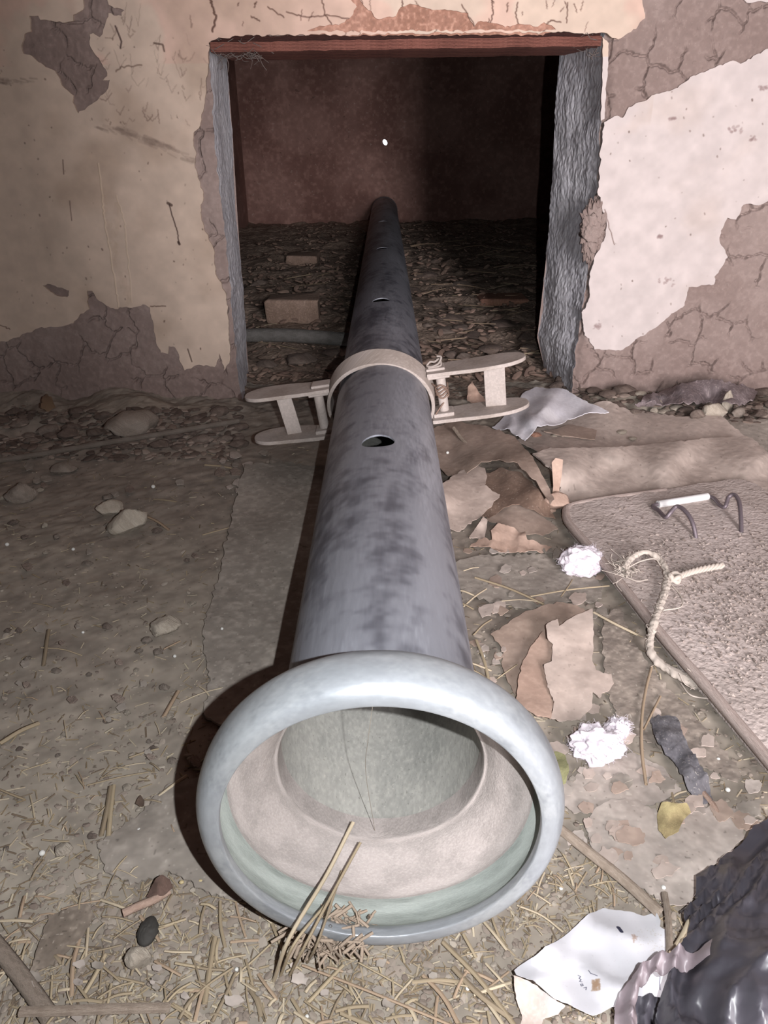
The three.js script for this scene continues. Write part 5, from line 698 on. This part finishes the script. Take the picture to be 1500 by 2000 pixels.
for (const s of [[530, 1800, 560, 1870, 8], [560, 1880, 590, 1895, 5], [590, 1885, 900, 2010, 6], [600, 1960, 670, 1885, 9], [826, 1905, 900, 2010, 9], [865, 1840, 1010, 2010, 10], [885, 1890, 1000, 1990, 12], [930, 1930, 985, 2005, 8], [805, 1918, 905, 1918, 8], [655, 1975, 720, 1965, 9], [665, 1978, 730, 2005, 10], [490, 1935, 510, 1985, 10], [570, 1950, 600, 2005, 8], [595, 1955, 640, 1985, 5], [455, 1910, 530, 1842, 5], [450, 1840, 505, 1836, 6], [400, 1890, 480, 1865, 5], [400, 1960, 420, 1830, 12], [360, 1970, 455, 1890, 6], [380, 1995, 400, 1920, 8], [415, 1995, 460, 1900, 8], [350, 1990, 385, 1940, 8], [700, 1880, 790, 1930, 4], [735, 1870, 745, 1900, 4], [780, 1850, 790, 1880, 5], [905, 1825, 930, 1870, 7], [945, 1800, 990, 1855, 7], [960, 1790, 975, 1830, 5], [900, 1868, 965, 1858, 3], [500, 1780, 540, 1810, 4], [430, 1760, 440, 1850, 7], [450, 1790, 500, 1800, 4], [460, 1760, 480, 1830, 5]]) straw(...frontS, ...s);
for (let k = 0; k < 60; k++) { const x = rr(360, 1010), y = rr(1870, 2000), a = rr(0, Math.PI), L = rr(20, 80); straw(...frontS, x, y, x + L * Math.cos(a), y + L * Math.sin(a), rr(3, 8)); }
for (let k = 0; k < 95; k++) { const x = rr(0, 430), y = rr(1740, 2000), a = rr(0, Math.PI), L = rr(18, 80); straw(...leftS, x, y, x + L * Math.cos(a), y + L * Math.sin(a), rr(2.5, 7)); }
for (let k = 0; k < 30; k++) { const x = rr(0, 420), y = rr(1330, 1720), a = rr(0, Math.PI), L = rr(15, 50); straw(...leftS, x, y, x + L * Math.cos(a), y + L * Math.sin(a), rr(2, 4)); }
for (const s of [[1078, 1640, 1120, 1705, 4], [1085, 1635, 1100, 1670, 4], [1110, 1700, 1120, 1730, 5], [1185, 1705, 1200, 1735, 3], [1196, 1735, 1200, 1770, 4], [1010, 1768, 1100, 1820, 5], [1035, 1740, 1075, 1765, 4], [1100, 1712, 1140, 1695, 3], [1150, 1730, 1205, 1722, 3], [1310, 1560, 1340, 1545, 5], [1318, 1580, 1312, 1545, 5], [1325, 1560, 1345, 1575, 4], [1310, 1565, 1350, 1560, 4], [1160, 1730, 1190, 1750, 4]]) straw(...rightS, ...s);
for (let k = 0; k < 34; k++) { const x = rr(1005, 1190), y = rr(1690, 1830), a = rr(0, Math.PI), L = rr(15, 50); if (y > 1775 && x > 1110) continue; straw(...rightS, x, y, x + L * Math.cos(a), y + L * Math.sin(a), rr(2, 5)); }
for (const s of [[928, 1128, 1062, 1180, 6], [1035, 1165, 1190, 1144, 4], [980, 1174, 1060, 1176, 3], [1096, 1165, 1118, 1132, 3], [1160, 1196, 1246, 1240, 7], [890, 1152, 930, 1165, 5], [905, 1185, 950, 1150, 4], [892, 1175, 925, 1190, 4], [925, 1240, 960, 1210, 4], [905, 1290, 960, 1310, 5], [915, 1305, 950, 1325, 5], [930, 1250, 955, 1330, 6], [972, 1325, 1010, 1298, 3], [905, 1115, 935, 1108, 3]]) straw(...midS, s[0], s[1], s[2], s[3], s[4], 0.014, 0.014, strawMats[s[0] % 3]);
// clump of chaff caught on the lower lip
{ const gs = []; for (let i = 0; i < 260; i++) { const x = 640 + 90 * (rnd() + rnd() - 1), y = rr(1790, 1868) - Math.abs(x - 640) * 0.2, a = H(x, y, rr(0.008, 0.036)), d = new THREE.Vector3(rr(-1, 1), rr(-0.3, 0.5), rr(-1, 1)).normalize().multiplyScalar(rr(0.008, 0.022)); gs.push(new THREE.TubeGeometry(new THREE.LineCurve3(a, a.clone().add(d)), 1, rr(0.0008, 0.0022), 5)); } const g = mergeGeometries(gs), c = rebase(g), o = mesh('chaff_clump', g, std({ color: new THREE.Color('#a09080'), roughness: 1 })); o.position.copy(c); tag(o, 'clump of dusty chaff caught on the lower lip of the bell', 'chaff', null, 'stuff'); }
// fine chaff and grit everywhere on the front floor: nobody could count it
{
  const mk = (name, label, geo, N, spot, size, cols) => { const m = new THREE.InstancedMesh(geo, std({ color: 0xffffff, roughness: 1 }), N), M = new THREE.Matrix4(), q = new THREE.Quaternion(), col = new THREE.Color(); for (let i = 0; i < N; i++) { const [x, z] = spot(), s = size(); M.compose(new THREE.Vector3(x, floorY(x, z) + s[1] * 0.8 + 0.0006, z), q.setFromEuler(new THREE.Euler(rr(-0.25, 0.25), rr(0, 6.283), rr(-0.25, 0.25))), new THREE.Vector3(...s)); m.setMatrixAt(i, M); col.set(cols[i % cols.length]); m.setColorAt(i, col); } m.name = name; m.castShadow = m.receiveShadow = true; scene.add(m); tag(m, label, 'litter', null, 'stuff'); };
  const spot = () => { for (;;) { const x = rr(0, 1500), y = rr(840, 2000); if (rnd() > 0.35 + 0.65 * smooth(1300, 1900, y)) continue; const p = H(x, y); return [p.x, p.z]; } };
  const strawGeo = new THREE.CylinderGeometry(1, 1, 2, 5, 1); strawGeo.rotateZ(Math.PI / 2);
  mk('chaff_bits', 'short bits of straw chaff strewn over the dirt floor', strawGeo, 4600, spot, () => { const L = rr(0.003, 0.011); return [L, rr(0.0004, 0.001), rr(0.0005, 0.0014)]; }, ['#a89b86', '#95876f', '#b3a893', '#84755f', '#9a8c76', '#756757']);
  mk('grit', 'fine grit and crumbs of earth on the dirt floor', ROCKS[0], 5200, spot, () => { const s = 0.0007 + 0.003 * rnd() ** 2; return [s * rr(1, 1.8), s * 0.55, s]; }, ['#958b80', '#887d73', '#9f968a', '#7a6e65', '#8f857a', '#82776d']);
  mk('flat_chips', 'thin flat chips of clay and paper on the dirt floor', ROCKS[5], 900, spot, () => { const s = 0.002 + 0.005 * rnd() ** 2; return [s * rr(1, 1.8), 0.0009, s]; }, ['#958a7f', '#887d73', '#9e9489', '#8d8277']);
  const bank = () => { for (;;) { const l = rnd() < 0.5, p = l ? H(rr(0, 470), rr(800, 900)) : H(rr(1100, 1500), rr(755, 830)); return [p.x, p.z]; } };
  mk('mud_crumbs', 'crumbled mud flakes along the foot of the wall', ROCKS[1], 1400, bank, () => { const s = rr(0.003, 0.013); return [s * rr(1, 1.9), s * 0.35, s]; }, ['#7f7066', '#6a5c54', '#92847a', '#584b44']);
}
renderer.render(scene, camera);
